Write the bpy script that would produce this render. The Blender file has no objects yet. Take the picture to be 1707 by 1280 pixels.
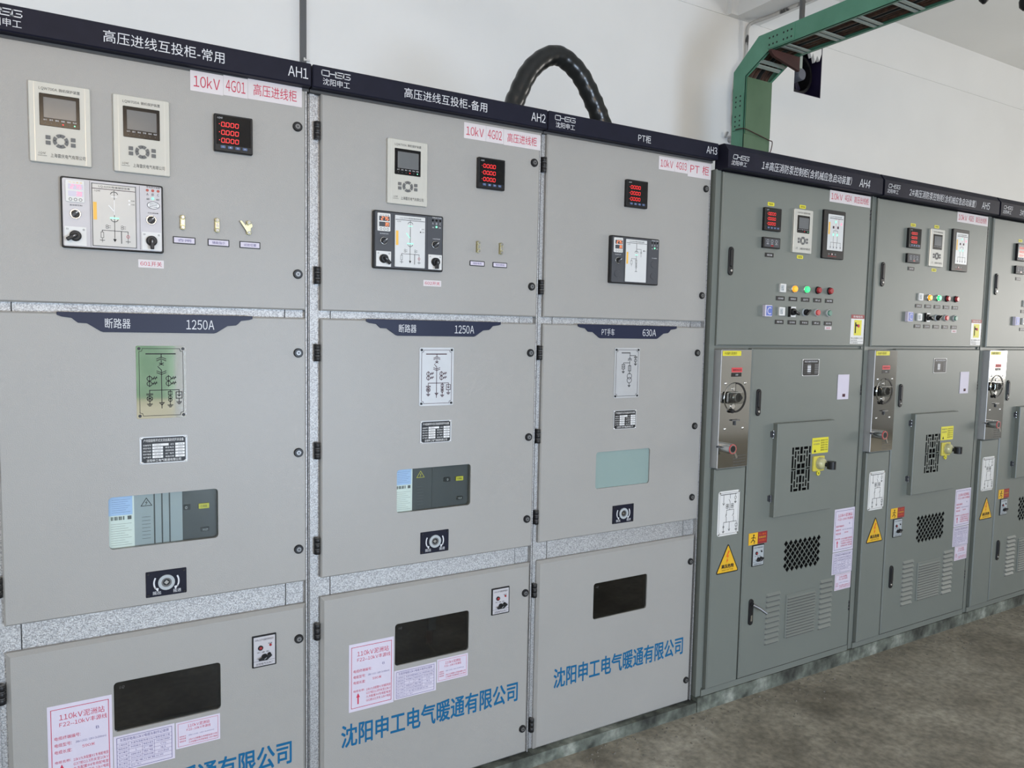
import bpy, bmesh, math, random
from mathutils import Vector, Matrix
from mathutils.geometry import tessellate_polygon
random.seed(7)
SC = bpy.context.scene
COL = SC.collection
PI = math.pi

# ------------------------------------------------------------------ camera
cam = bpy.data.cameras.new('camera')
cam_ob = bpy.data.objects.new('camera', cam)
COL.objects.link(cam_ob)
FPX, YAW, PITCH, ROLL = 1236.72, 0.52980, 0.07570, -0.01980
fw = Vector((math.sin(YAW)*math.cos(PITCH), math.cos(YAW)*math.cos(PITCH), -math.sin(PITCH)))
rt = Vector((math.cos(YAW), -math.sin(YAW), 0))
dn = fw.cross(rt)
r2 = rt*math.cos(ROLL) + dn*math.sin(ROLL)
d2 = -rt*math.sin(ROLL) + dn*math.cos(ROLL)
M3 = Matrix((r2, -d2, -fw)).transposed()
cam_ob.matrix_world = Matrix.Translation((-0.5891, -2.1963, 1.5841)) @ M3.to_4x4()
cam.sensor_fit = 'HORIZONTAL'
cam.sensor_width = 36.0
cam.lens = FPX/1707*36.0
cam.clip_start = 0.02
SC.camera = cam_ob

# ------------------------------------------------------------------ world, lights, exposure
SC.view_settings.view_transform = 'Standard'
SC.view_settings.look = 'None'
SC.view_settings.gamma = 1
SC.view_settings.use_curve_mapping = False
SC.view_settings.exposure = -0.30
W = bpy.data.worlds.new('sky')
SC.world = W
W.use_nodes = True
wn = W.node_tree
bg = wn.nodes['Background']
bg.inputs['Color'].default_value = (0.80, 0.90, 1.0, 1)
bg.inputs['Strength'].default_value = 1.2

def area(name, loc, rot, sx, sy, power, col):
    l = bpy.data.lights.new(name, 'AREA')
    l.shape = 'RECTANGLE'
    l.size, l.size_y = sx, sy
    l.energy = power
    l.color = col
    o = bpy.data.objects.new(name, l)
    COL.objects.link(o)
    o.location = loc
    o.rotation_euler = rot
    return o
# daylight coming through the front, left and right windows, plus added fill lamps
area('daylight_front_window', (-2.6, -5.88, 1.25), (PI/2+.0, 0, 0), 2.0, 1.4, 105, (0.68, 0.81, 1.0))
area('fill_middle', (1.2, -5.88, 1.0), (PI/2-.12, 0, 0), 1.5, 1.2, 275, (0.66, 0.80, 1.0))  # added fill for the lower doors, its window is made up
area('daylight_side_window', (-4.38, -2.6, 1.45), (PI/2+.1, 0, -PI/2), 2.6, 1.7, 35, (0.9, 0.95, 1.0))
area('fill_high', (-.9, -5.88, 2.95), (PI/2+.6, 0, -.45), 2.2, .9, 128, (1.0, 0.74, 0.48))  # added warm fill for back wall and door tops, window made up
area('daylight_right_window', (10.88, -3.2, 1.95), (PI/2+.25, 0, PI/2-.2), 2.4, 1.8, 230, (1.0, 0.95, 0.88))
sl = bpy.data.lights.new('sun', 'SUN')
sl.energy = 3.0
sl.angle = 0.02
sl.color = (1.0, 0.95, 0.86)
so = bpy.data.objects.new('sun', sl)
COL.objects.link(so)
so.rotation_euler = (-.55, .75, 0)

# ------------------------------------------------------------------ materials
MATS = {}
def mat(name, col, rough=0.5, metal=0.0, var=0.04, vscale=6.0, bump=0.0, bscale=300.0, emit=0.0, spec=0.5, aniso=None):
    m = bpy.data.materials.new(name)
    m.use_nodes = True
    nt = m.node_tree
    b = nt.nodes['Principled BSDF']
    b.inputs['Roughness'].default_value = rough
    b.inputs['Metallic'].default_value = metal
    b.inputs['Specular IOR Level'].default_value = spec
    tc = nt.nodes.new('ShaderNodeTexCoord')
    if var > 0:
        n = nt.nodes.new('ShaderNodeTexNoise')
        n.inputs['Scale'].default_value = vscale
        n.inputs['Detail'].default_value = 4
        r = nt.nodes.new('ShaderNodeValToRGB')
        r.color_ramp.elements[0].position = 0.3
        r.color_ramp.elements[1].position = 0.7
        r.color_ramp.elements[0].color = tuple(max(0, c*(1-var)) for c in col) + (1,)
        r.color_ramp.elements[1].color = tuple(min(1, c*(1+var)) for c in col) + (1,)
        nt.links.new(tc.outputs['Object'], n.inputs['Vector'])
        nt.links.new(n.outputs['Fac'], r.inputs['Fac'])
        nt.links.new(r.outputs['Color'], b.inputs['Base Color'])
    else:
        b.inputs['Base Color'].default_value = tuple(col) + (1,)
    if bump > 0:
        n2 = nt.nodes.new('ShaderNodeTexNoise')
        n2.inputs['Scale'].default_value = bscale
        n2.inputs['Detail'].default_value = 2
        bp = nt.nodes.new('ShaderNodeBump')
        bp.inputs['Strength'].default_value = bump
        bp.inputs['Distance'].default_value = 0.002
        nt.links.new(tc.outputs['Object'], n2.inputs['Vector'])
        nt.links.new(n2.outputs['Fac'], bp.inputs['Height'])
        nt.links.new(bp.outputs['Normal'], b.inputs['Normal'])
    if emit > 0:
        b.inputs['Emission Color'].default_value = tuple(col) + (1,)
        b.inputs['Emission Strength'].default_value = emit
    MATS[name] = m
    return m

def ramp_mat(name, cols, scale, rough, metal=0.0, detail=5, bump=0.3, bscale=None, stretch=None, dist=0.004, rough2=None, warp=0.0):
    """colour noise through several ramp stops"""
    m = bpy.data.materials.new(name)
    m.use_nodes = True
    nt = m.node_tree
    b = nt.nodes['Principled BSDF']
    b.inputs['Roughness'].default_value = rough
    b.inputs['Metallic'].default_value = metal
    tc = nt.nodes.new('ShaderNodeTexCoord')
    mp = nt.nodes.new('ShaderNodeMapping')
    if stretch:
        mp.inputs['Scale'].default_value = stretch
    nt.links.new(tc.outputs['Object'], mp.inputs['Vector'])
    n = nt.nodes.new('ShaderNodeTexNoise')
    n.inputs['Scale'].default_value = scale
    n.inputs['Detail'].default_value = detail
    n.inputs['Distortion'].default_value = warp
    r = nt.nodes.new('ShaderNodeValToRGB')
    e = r.color_ramp.elements
    while len(e) < len(cols):
        e.new(0.5)
    for k, (p, c) in enumerate(cols):
        e[k].position = p
        e[k].color = tuple(c) + (1,)
    nt.links.new(mp.outputs['Vector'], n.inputs['Vector'])
    nt.links.new(n.outputs['Fac'], r.inputs['Fac'])
    nt.links.new(r.outputs['Color'], b.inputs['Base Color'])
    n2 = nt.nodes.new('ShaderNodeTexNoise')
    n2.inputs['Scale'].default_value = bscale or scale*4
    n2.inputs['Detail'].default_value = 4
    bp = nt.nodes.new('ShaderNodeBump')
    bp.inputs['Strength'].default_value = bump
    bp.inputs['Distance'].default_value = dist
    nt.links.new(mp.outputs['Vector'], n2.inputs['Vector'])
    nt.links.new(n2.outputs['Fac'], bp.inputs['Height'])
    nt.links.new(bp.outputs['Normal'], b.inputs['Normal'])
    MATS[name] = m
    return m

mat('paint', (0.290, 0.284, 0.270), 0.42, 0, 0.02, 3, 0.25, 420)
mat('paint_dark', (0.138, 0.152, 0.137), 0.42, 0, 0.03, 3, 0.06, 420)
ramp_mat('galvanised', [(0.35, (0.25, 0.25, 0.25)), (0.65, (0.52, 0.52, 0.52))], 300, 0.5, 0.6, 3, 0.5, 330, dist=0.002)
mat('dark_gap', (0.06, 0.06, 0.06), 0.7)
mat('navy', (0.009, 0.0095, 0.019), 0.5, 0, 0.1, 20, spec=0.15)
mat('navy_plaque', (0.014, 0.018, 0.042), 0.4, 0, 0.05, 8, spec=0.2)
mat('silver_print', (0.55, 0.56, 0.59), 0.45)
mat('white_print', (0.68, 0.68, 0.68), 0.5)
mat('black', (0.010, 0.010, 0.011), 0.4, 0, 0.1, 30, spec=0.3)
mat('black_glossy', (0.007, 0.007, 0.008), 0.14, 0, 0.05, 30, spec=0.35)
mat('black_ink', (0.018, 0.018, 0.02), 0.6, spec=0.2)
mat('maroon_ink', (0.055, 0.018, 0.028), 0.6, spec=0.2)
mat('red_ink', (0.46, 0.03, 0.07), 0.6, spec=0.3)
mat('violet_ink', (0.10, 0.09, 0.22), 0.6, spec=0.3)
mat('blue_ink', (0.006, 0.100, 0.225), 0.5, spec=0.2)
mat('sticker_paper', (0.56, 0.525, 0.54), 0.45, 0, 0.02, 10)
mat('notice_paper', (0.53, 0.495, 0.585), 0.5, 0, 0.02, 10)
mat('white_plastic', (0.60, 0.60, 0.59), 0.4)
mat('relay_face', (0.455, 0.445, 0.40), 0.38, 0, 0.02, 10)
mat('relay_edge', (0.52, 0.52, 0.48), 0.3, 0.3)
mat('grey_key', (0.12, 0.12, 0.12), 0.5, spec=0.3)
mat('lcd', (0.12, 0.125, 0.13), 0.15)
mat('charcoal', (0.055, 0.058, 0.066), 0.5, 0, 0.05, 20, spec=0.3)
mat('pale_and_glare_face', (0.44, 0.43, 0.455), 0.35, 0, 0.03, 10)  # indicator face; on the AH1 status panel it paints in glare
mat('mimic_white', (0.56, 0.57, 0.57), 0.3, 0, 0.02, 10)
mat('mimic_glare', (0.46, 0.455, 0.44), 0.3, 0, 0.02, 10)  # mimic screen with the glare put into its colour
mat('orange_label', (0.75, 0.42, 0.06), 0.5)
mat('red_glow', (0.9, 0.03, 0.03), 0.4, emit=0.75, var=0)
mat('orange_glow', (1.0, 0.25, 0.08), 0.4, emit=1.3, var=0)
mat('green_glow', (0.25, 1.0, 0.55), 0.4, emit=0.9, var=0)
mat('green_lamp', (0.05, 0.85, 0.25), 0.25, emit=0.9, var=0)
mat('amber_lamp', (1.0, 0.38, 0.03), 0.25, emit=0.8, var=0)
mat('pink_glow', (1.0, 0.2, 0.3), 0.4, emit=0.9, var=0)
mat('red_lens', (0.28, 0.02, 0.025), 0.25)
mat('red_button', (0.50, 0.07, 0.07), 0.35)
mat('green_button', (0.10, 0.22, 0.17), 0.35)
mat('blue_key', (0.05, 0.09, 0.2), 0.4)
mat('chrome', (0.72, 0.72, 0.72), 0.16, 1.0, 0.03, 20)
mat('steel', (0.43, 0.43, 0.42), 0.10, 1.0, 0.03, 4)
mat('lock_metal', (0.17, 0.17, 0.17), 0.4, 0.7, 0.03, 20)
mat('vent_shade', (0.004, 0.004, 0.004), 1.0, spec=0.0)  # near-black, paints the unlit interior behind the vent holes
mat('brushed_plate', (0.42, 0.425, 0.43), 0.5, 0.45, 0.03, 20)
mat('mirror_plate', (0.80, 0.80, 0.79), 0.04, 1.0, 0.02, 5)
mat('brass', (0.46, 0.425, 0.26), 0.38, 0.8, 0.1, 60)
mat('yellow', (0.60, 0.54, 0.02), 0.45, 0, 0.03, 10)
mat('sign_yellow', (0.62, 0.36, 0.015), 0.45, 0, 0.05, 10)
mat('emergency_yellow', (0.55, 0.47, 0.07), 0.35)
mat('clear_dome', (0.42, 0.40, 0.22), 0.1, 0, 0.15, 60)
mat('dark_red', (0.22, 0.015, 0.02), 0.45)
mat('orange_red', (0.62, 0.10, 0.01), 0.5)
mat('label_red', (0.52, 0.04, 0.05), 0.45)
mat('timer_blue', (0.08, 0.13, 0.42), 0.4)
mat('breaker_grey', (0.045, 0.047, 0.05), 0.5, 0, 0.05, 10)
mat('breaker_light', (0.34, 0.37, 0.39), 0.45, 0, 0.03, 10)
mat('paper_blue', (0.42, 0.55, 0.80), 0.5)
mat('paper_white', (0.74, 0.76, 0.72), 0.5)
mat('frosted', (0.225, 0.30, 0.288), 0.16, 0, 0.02, 3)
mat('dark_pane', (0.006, 0.007, 0.008), 0.06, 0, 0.1, 10)
mat('cable', (0.008, 0.0088, 0.0092), 0.28, 0, 0.4, 30, 0.15, 25)
ramp_mat('tray_green', [(0.3, (0.070, 0.215, 0.140)), (0.7, (0.10, 0.27, 0.185))], 5, 0.38, 0.1, 4, 0.1)
ramp_mat('tray_cover', [(0.3, (0.062, 0.125, 0.066)), (0.7, (0.082, 0.155, 0.085))], 6, 0.5, 0.0, 4, 0.1)
mat('rust', (0.045, 0.012, 0.010), 0.7, 0, 0.3, 12)
mat('cable_brown', (0.05, 0.022, 0.012), 0.5, 0, 0.6, 40)
mat('rung', (0.35, 0.40, 0.36), 0.4, 0.3)
mat('indigo', (0.012, 0.008, 0.035), 0.5, 0, 0.4, 8)
mat('fan_grey', (0.12, 0.13, 0.16), 0.5)
mat('pipe_grey', (0.30, 0.30, 0.30), 0.4, 0, 0.5, 25)
ramp_mat('conduit_white', [(0.40, (0.05, 0.05, 0.05)), (0.48, (0.48, 0.47, 0.45))], 9, 0.5, 0, 3, 0.1)
mat('trunk_grey', (0.10, 0.105, 0.11), 0.5)
ramp_mat('wall_paint', [(0.3, (0.74, 0.745, 0.74)), (0.7, (0.78, 0.785, 0.78))], 1.5, 0.75, 0, 5, 0.08, 30)
ramp_mat('ceiling_paint', [(0.3, (0.78, 0.78, 0.76)), (0.7, (0.82, 0.82, 0.80))], 1.2, 0.85, 0, 5, 0.08, 30)
def concrete_mat(name, tone, grain, scale):
    """large blotches times fine grain, with dark pits"""
    m = ramp_mat(name, tone, scale, 0.7, 0, 12, 0.5, 60, warp=0.2)
    nt = m.node_tree
    b = nt.nodes['Principled BSDF']
    src = b.inputs['Base Color'].links[0].from_socket
    vec = next(n for n in nt.nodes if n.type == 'MAPPING').outputs['Vector']
    for sc, lo, hi, p0, p1 in ((38, 1-grain, 1+grain*.7, .32, .68), (9, .82, 1.15, .35, .65), (150, .55, 1.0, .28, .36)):
        n = nt.nodes.new('ShaderNodeTexNoise')
        n.inputs['Scale'].default_value = sc
        n.inputs['Detail'].default_value = 6
        r = nt.nodes.new('ShaderNodeMapRange')
        r.inputs['From Min'].default_value = p0
        r.inputs['From Max'].default_value = p1
        r.inputs['To Min'].default_value = lo
        r.inputs['To Max'].default_value = hi
        mx = nt.nodes.new('ShaderNodeVectorMath')
        mx.operation = 'SCALE'
        nt.links.new(vec, n.inputs['Vector'])
        nt.links.new(n.outputs['Fac'], r.inputs['Value'])
        nt.links.new(src, mx.inputs[0])
        nt.links.new(r.outputs['Result'], mx.inputs['Scale'])
        src = mx.outputs[0]
    nt.links.new(src, b.inputs['Base Color'])
concrete_mat('concrete', [(0.28, (0.125, 0.112, 0.084)), (0.45, (0.205, 0.188, 0.148)), (0.6, (0.255, 0.237, 0.190)), (0.75, (0.335, 0.315, 0.262))], .30, 2.2)
concrete_mat('plinth_steel', [(0.34, (0.020, 0.022, 0.018)), (0.46, (0.075, 0.085, 0.070)), (0.6, (0.125, 0.140, 0.118)), (0.72, (0.22, 0.235, 0.205))], .35, 9)
mat('crumbs', (0.13, 0.12, 0.10), 0.9, 0, 0.5, 40)
ramp_mat('yard', [(0.3, (0.42, 0.38, 0.28)), (0.7, (0.56, 0.50, 0.38))], 0.8, 0.9)
ramp_mat('hedge', [(0.3, (0.22, 0.38, 0.26)), (0.7, (0.36, 0.52, 0.40))], 3, 0.9)

def glass_mat(name, tint, ior=1.55):
    m = bpy.data.materials.new(name)
    m.use_nodes = True
    nt = m.node_tree
    for n in list(nt.nodes):
        nt.nodes.remove(n)
    out = nt.nodes.new('ShaderNodeOutputMaterial')
    mix = nt.nodes.new('ShaderNodeMixShader')
    tr = nt.nodes.new('ShaderNodeBsdfTransparent')
    tr.inputs['Color'].default_value = tuple(tint) + (1,)
    gl = nt.nodes.new('ShaderNodeBsdfGlossy')
    gl.inputs['Roughness'].default_value = 0.03
    fr = nt.nodes.new('ShaderNodeFresnel')
    fr.inputs['IOR'].default_value = ior
    nt.links.new(fr.outputs[0], mix.inputs[0])
    nt.links.new(tr.outputs[0], mix.inputs[1])
    nt.links.new(gl.outputs[0], mix.inputs[2])
    nt.links.new(mix.outputs[0], out.inputs[0])
    MATS[name] = m
glass_mat('glass', (0.93, 0.96, 0.95), 1.4)
glass_mat('acrylic', (0.80, 0.80, 0.78))
glass_mat('smoked_glass', (0.35, 0.37, 0.37), 1.9)

# ------------------------------------------------------------------ text cache
_GL = {}
def glyph(c):
    """outline of one character, in ems from its left edge and baseline"""
    if c not in _GL:
        cu = bpy.data.curves.new('lettering', 'FONT')
        cu.body = c
        cu.resolution_u = 3
        o = bpy.data.objects.new('lettering', cu)
        COL.objects.link(o)
        dg = bpy.context.evaluated_depsgraph_get()
        me = bpy.data.meshes.new_from_object(o.evaluated_get(dg), depsgraph=dg)
        vs = [(v.co.x, v.co.y) for v in me.vertices]
        fs = [tuple(p.vertices) for p in me.polygons]
        bpy.data.objects.remove(o)
        bpy.data.curves.remove(cu)
        bpy.data.meshes.remove(me)
        _GL[c] = (vs, fs)
    return _GL[c]
_TX = {}
def glyphs(s, shear=0.0):
    k = (s, shear)
    if k not in _TX:
        V, F, x = [], [], 0.0
        for c in s:
            if c == ' ':
                x += .35
                continue
            wide = ord(c) > 0x2E00
            vs, fs = glyph(chr(ord(c)+0xFEE0) if '!' <= c <= '~' and c != '-' else c)
            if not vs:
                continue
            a = min(v[0] for v in vs); b = max(v[0] for v in vs)
            if wide:
                off, adv = x, 1.0
            else:
                off, adv = x-a+.05, b-a+.10
            o = len(V)
            V += [(p+off+shear*q, q) for p, q in vs]
            F += [tuple(o+t for t in f) for f in fs]
            x += adv
        x0 = min(v[0] for v in V); x1 = max(v[0] for v in V)
        y0 = min(v[1] for v in V); y1 = max(v[1] for v in V)
        dx, dy = max(x1-x0, 1e-4), max(y1-y0, 1e-4)
        _TX[k] = ([((a-x0)/dx, (b-y0)/dy) for a, b in V], F, dx/dy)
    return _TX[k]

# ------------------------------------------------------------------ mesh builder (front faces look towards -Y)
def rrect(x0, x1, z0, z1, r=0.0, n=4):
    if r <= 0:
        return [(x0, z0), (x1, z0), (x1, z1), (x0, z1)]
    out = []
    for cx, cz, a in ((x1-r, z0+r, -PI/2), (x1-r, z1-r, 0), (x0+r, z1-r, PI/2), (x0+r, z0+r, PI)):
        for k in range(n+1):
            t = a + PI/2*k/n
            out.append((cx+r*math.cos(t), cz+r*math.sin(t)))
    return out
def ell(x, z, rx, rz=None, n=20, a0=0.0):
    rz = rx if rz is None else rz
    return [(x+rx*math.cos(a0+2*PI*k/n), z+rz*math.sin(a0+2*PI*k/n)) for k in range(n)]
def inset(pts, d):
    """move a counter-clockwise loop inwards by d"""
    n = len(pts)
    out = []
    for k in range(n):
        p, c, q = Vector(pts[k-1]), Vector(pts[k]), Vector(pts[(k+1) % n])
        e1, e2 = (c-p), (q-c)
        if e1.length < 1e-9 or e2.length < 1e-9:
            out.append(tuple(c)); continue
        e1.normalize(); e2.normalize()
        n1, n2 = Vector((-e1.y, e1.x)), Vector((-e2.y, e2.x))
        b = n1+n2
        L = b.length_squared
        if L < 1e-6:
            out.append(tuple(c)); continue
        out.append(tuple(c + b*(2*d/L)))
    return out

class MB:
    def __init__(self):
        self.v, self.f, self.fm, self.fs, self.mats = [], [], [], [], []
    def mi(self, m):
        if m not in self.mats:
            self.mats.append(m)
        return self.mats.index(m)
    def add(self, vs, fs, m, smooth=False):
        o = len(self.v)
        self.v += [tuple(p) for p in vs]
        i = self.mi(m)
        for f in fs:
            self.f.append(tuple(o+a for a in f)); self.fm.append(i); self.fs.append(smooth)
        return self
    def poly(self, pts, yf, yb, m, b=0.0, holes=(), back=True, side=None, smooth=False, thin=0.0):
        """prism: outline pts in (x, z) from front yf to back yb, front edge chamfered by b"""
        n = len(pts)
        loops = []
        if b > 0:
            loops.append([(x, yf, z) for x, z in inset(pts, b)])
            loops.append([(x, yf+b, z) for x, z in pts])
        else:
            loops.append([(x, yf, z) for x, z in pts])
        loops.append([(x, yb, z) for x, z in pts])
        for a, c in zip(loops[:-1], loops[1:]):
            self.add(a+c, [(k, (k+1) % n, n+(k+1) % n, n+k) for k in range(n)], side or m, smooth)
        for L, y in ((loops[0], yf),) + (((loops[-1], yb),) if back else ()):
            if holes and not (thin and L is not loops[0]):
                hl = [[Vector((x, 0, z)) for x, z in h] for h in holes]
                src = [[Vector((p[0], 0, p[2])) for p in L]] + hl
                flat = [p for lp in src for p in lp]
                tris = tessellate_polygon(src)
                self.add([(p.x, y, p.z) for p in flat], tris, m)
            else:
                self.add(L, [tuple(range(n))], m)
        for h in holes:
            k_ = len(h)
            self.add([(x, yf, z) for x, z in h] + [(x, yf+thin if thin else yb, z) for x, z in h],
                     [(k, (k+1) % k_, k_+(k+1) % k_, k_+k) for k in range(k_)], side or m)
        return self
    def plate(self, x0, x1, z0, z1, yf, yb, m, r=0.0, b=0.0, holes=(), side=None, thin=0.0):
        return self.poly(rrect(x0, x1, z0, z1, r), yf, yb, m, b, holes, side=side, thin=thin)
    def box(self, x0, x1, y0, y1, z0, z1, m):
        vs = [(x, y, z) for x in (x0, x1) for y in (y0, y1) for z in (z0, z1)]
        return self.add(vs, [(0, 1, 3, 2), (4, 6, 7, 5), (0, 4, 5, 1), (2, 3, 7, 6), (0, 2, 6, 4), (1, 5, 7, 3)], m)
    def rect(self, x0, x1, z0, z1, y, m):
        return self.add([(x0, y, z0), (x1, y, z0), (x1, y, z1), (x0, y, z1)], [(0, 1, 2, 3)], m)
    def flat(self, pts, y, m):
        tris = tessellate_polygon([[Vector((x, 0, z)) for x, z in pts]])
        return self.add([(x, y, z) for x, z in pts], tris, m)
    def cyl(self, x, z, yf, yb, r, m, n=20, b=None, r2=None):
        """turned along Y"""
        b = min(0.15*r, 0.3*abs(yb-yf)) if b is None else b
        r2 = r if r2 is None else r2
        rings = [(r-b, yf), (r, yf+b), (r2, yb)]
        vs = []
        for rr, y in rings:
            vs += [(x+rr*math.cos(2*PI*k/n), y, z+rr*math.sin(2*PI*k/n)) for k in range(n)]
        fs = []
        for j in range(len(rings)-1):
            fs += [(j*n+k, j*n+(k+1) % n, (j+1)*n+(k+1) % n, (j+1)*n+k) for k in range(n)]
        self.add(vs, fs, m, True)
        self.add([(x+(r-b)*math.cos(2*PI*k/n), yf, z+(r-b)*math.sin(2*PI*k/n)) for k in range(n)], [tuple(range(n))], m)
        return self
    def dome(self, x, z, yb, r, h, m, n=20, k=5):
        vs, fs = [], []
        for j in range(k):
            t = PI/2*j/k
            vs += [(x+r*math.cos(t)*math.cos(2*PI*i/n), yb-h*math.sin(t), z+r*math.cos(t)*math.sin(2*PI*i/n)) for i in range(n)]
        vs.append((x, yb-h, z))
        for j in range(k-1):
            fs += [(j*n+i, j*n+(i+1) % n, (j+1)*n+(i+1) % n, (j+1)*n+i) for i in range(n)]
        fs += [((k-1)*n+i, (k-1)*n+(i+1) % n, k*n) for i in range(n)]
        return self.add(vs, fs, m, True)
    def ring(self, x, z, ro, ri, yf, yb, m, n=24, a0=0.0, a1=2*PI):
        """flat-fronted ring or arc with depth"""
        full = abs(a1-a0-2*PI) < 1e-6
        N = n if full else n+1
        ang = [a0+(a1-a0)*k/n for k in range(N)]
        vs = []
        for rr, y in ((ro, yb), (ro, yf), (ri, yf), (ri, yb)):
            vs += [(x+rr*math.cos(t), y, z+rr*math.sin(t)) for t in ang]
        fs = []
        for j in range(3):
            for k in range(n):
                k2 = (k+1) % N
                fs.append((j*N+k, j*N+k2, (j+1)*N+k2, (j+1)*N+k))
        return self.add(vs, fs, m)
    def arc(self, x, z, r, w, y, m, a0=0.0, a1=2*PI, n=16, rz=None):
        rz = r if rz is None else rz
        vs, fs = [], []
        for k in range(n+1):
            t = a0+(a1-a0)*k/n
            for s in (-.5, .5):
                vs.append((x+(r+s*w)*math.cos(t), y, z+(rz+s*w)*math.sin(t)))
        for k in range(n):
            fs.append((2*k, 2*k+1, 2*k+3, 2*k+2))
        return self.add(vs, fs, m)
    def line(self, pts, w, y, m):
        for (xa, za), (xb, zb) in zip(pts[:-1], pts[1:]):
            d = Vector((xb-xa, zb-za))
            if d.length < 1e-7:
                continue
            d.normalize()
            nx, nz = -d.y*w/2, d.x*w/2
            ex, ez = d.x*w/2, d.y*w/2
            self.add([(xa-ex+nx, y, za-ez+nz), (xa-ex-nx, y, za-ez-nz), (xb+ex-nx, y, zb+ez-nz), (xb+ex+nx, y, zb+ez+nz)], [(0, 1, 2, 3)], m)
        return self
    def frame(self, x0, x1, z0, z1, w, y, m):
        return self.line([(x0, z0), (x1, z0), (x1, z1), (x0, z1), (x0, z0)], w, y, m)
    def text(self, s, x0, x1, z0, z1, y, m, shear=0.0, bold=0.0, fit=True, align='c', res=2):
        """lettering filling the rectangle; fit=False keeps the letter shapes and uses the height"""
        vs, fs, asp = glyphs(s, shear)
        if not fit:
            w = asp*(z1-z0)
            if w < x1-x0:
                if align == 'c':
                    c = (x0+x1)/2; x0, x1 = c-w/2, c+w/2
                elif align == 'l':
                    x1 = x0+w
                else:
                    x0 = x1-w
        for k, (dx, dz) in enumerate(((0, 0),) if not bold else ((bold, bold), (-bold, bold), (bold, -bold), (-bold, -bold))):
            self.add([(x0+dx+(x1-x0)*a, y-.00008*k, z0+dz+(z1-z0)*b) for a, b in vs], fs, m)
        return self
    def seven(self, s, x0, x1, z0, z1, y, m, w):
        """seven-segment digits"""
        S = {'0': 'abcdef', '1': 'bc', '2': 'abged', '3': 'abgcd', '4': 'fgbc', '5': 'afgcd', '6': 'afgcde', '7': 'abc', '8': 'abcdefg', '9': 'abcdfg'}
        n = sum(c != '.' for c in s)
        cw = (x1-x0)/n
        k = 0
        for c in s:
            a = x0+cw*k
            if c == '.':
                self.rect(a-cw*.2, a-cw*.2+w, z0-w/2, z0+w/2, y, m)
                continue
            b, zm, g = a+cw*.66, (z0+z1)/2, w*.75
            sl = (z1-z0)*.06
            seg = {'a': ((a+g+sl, z1), (b-g+sl, z1)), 'b': ((b+sl, z1-g), (b+sl/2, zm+g)), 'c': ((b+sl/2, zm-g), (b, z0+g)), 'd': ((a+g, z0), (b-g, z0)),
                   'e': ((a, z0+g), (a+sl/2, zm-g)), 'f': ((a+sl/2, zm+g), (a+sl, z1-g)), 'g': ((a+g, zm), (b-g, zm))}
            for q in S[c]:
                self.line([seg[q][0], seg[q][1]], w, y, m)
            k += 1
        return self
    def tube(self, pts, r, m, n=12, cap=True):
        P = [Vector(p) for p in pts]
        R = r if isinstance(r, (list, tuple)) else [r]*len(P)
        vs, fs = [], []
        up = None
        for k, p in enumerate(P):
            t = (P[min(k+1, len(P)-1)]-P[max(k-1, 0)]).normalized()
            if up is None:
                up = t.orthogonal().normalized()
            up = (up - t*up.dot(t)).normalized()
            s = t.cross(up)
            vs += [tuple(p + R[k]*(math.cos(2*PI*j/n)*up + math.sin(2*PI*j/n)*s)) for j in range(n)]
        for k in range(len(P)-1):
            fs += [(k*n+j, k*n+(j+1) % n, (k+1)*n+(j+1) % n, (k+1)*n+j) for j in range(n)]
        self.add(vs, fs, m, True)
        if cap:
            self.add(vs[:n], [tuple(range(n))], m)
            self.add(vs[-n:], [tuple(range(n))], m)
        return self
    def build(self, name, parent=None, label=None, kind=None):
        me = bpy.data.meshes.new(name)
        me.from_pydata(self.v, [], self.f)
        for m in self.mats:
            me.materials.append(MATS[m])
        me.polygons.foreach_set('material_index', self.fm)
        me.polygons.foreach_set('use_smooth', self.fs)
        me.update()
        o = bpy.data.objects.new(name, me)
        COL.objects.link(o)
        if parent:
            o.parent = parent
        if label:
            o['label'] = label
        if kind:
            o['kind'] = kind
        return o

def thing(name, label, cat, loc=(0, 0, 0), group=None):
    o = bpy.data.objects.new(name, None)
    COL.objects.link(o)
    o.location = loc
    o.empty_display_size = 0.1
    o['label'] = label
    o['category'] = cat
    if group:
        o['group'] = group
    return o
def tag(o, label, cat, group=None):
    o['label'] = label
    o['category'] = cat
    if group:
        o['group'] = group
    return o
def struct(mb, name):
    return mb.build(name, kind='structure')

# ------------------------------------------------------------------ the room
WY, CZ = 2.0, 4.35          # back wall and ceiling
XL, XR, YF = -4.5, 11.0, -6.0
struct(MB().box(XL-.2, XR+.2, YF-.2, WY+.2, -.2, 0, 'concrete'), 'floor')
struct(MB().box(XL-.2, XR+.2, YF-.2, WY+.2, CZ, CZ+.2, 'ceiling_paint'), 'ceiling')
# back wall with the square hole of the exhaust fan
FX0, FX1, FZ0, FZ1 = 4.455, 4.785, 3.535, 3.94
b = MB()
b.poly(rrect(XL-.2, XR+.2, 0, CZ), WY, WY+.24, 'wall_paint', 0, [rrect(FX0, FX1, FZ0, FZ1)])
struct(b, 'wall_back')
struct(MB().box(XL, XR, WY-.006, WY, 3.955, CZ, 'wall_paint'), 'trim_1')
# ceiling beam running out from the back wall, with the pilaster strip beside it
struct(MB().box(3.745, 4.02, YF, WY-.006, 3.955, CZ, 'wall_paint'), 'ceiling_beam')
struct(MB().box(3.675, 3.745, WY-.05, WY-.006, 3.955, CZ, 'wall_paint'), 'trim_2')
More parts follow.
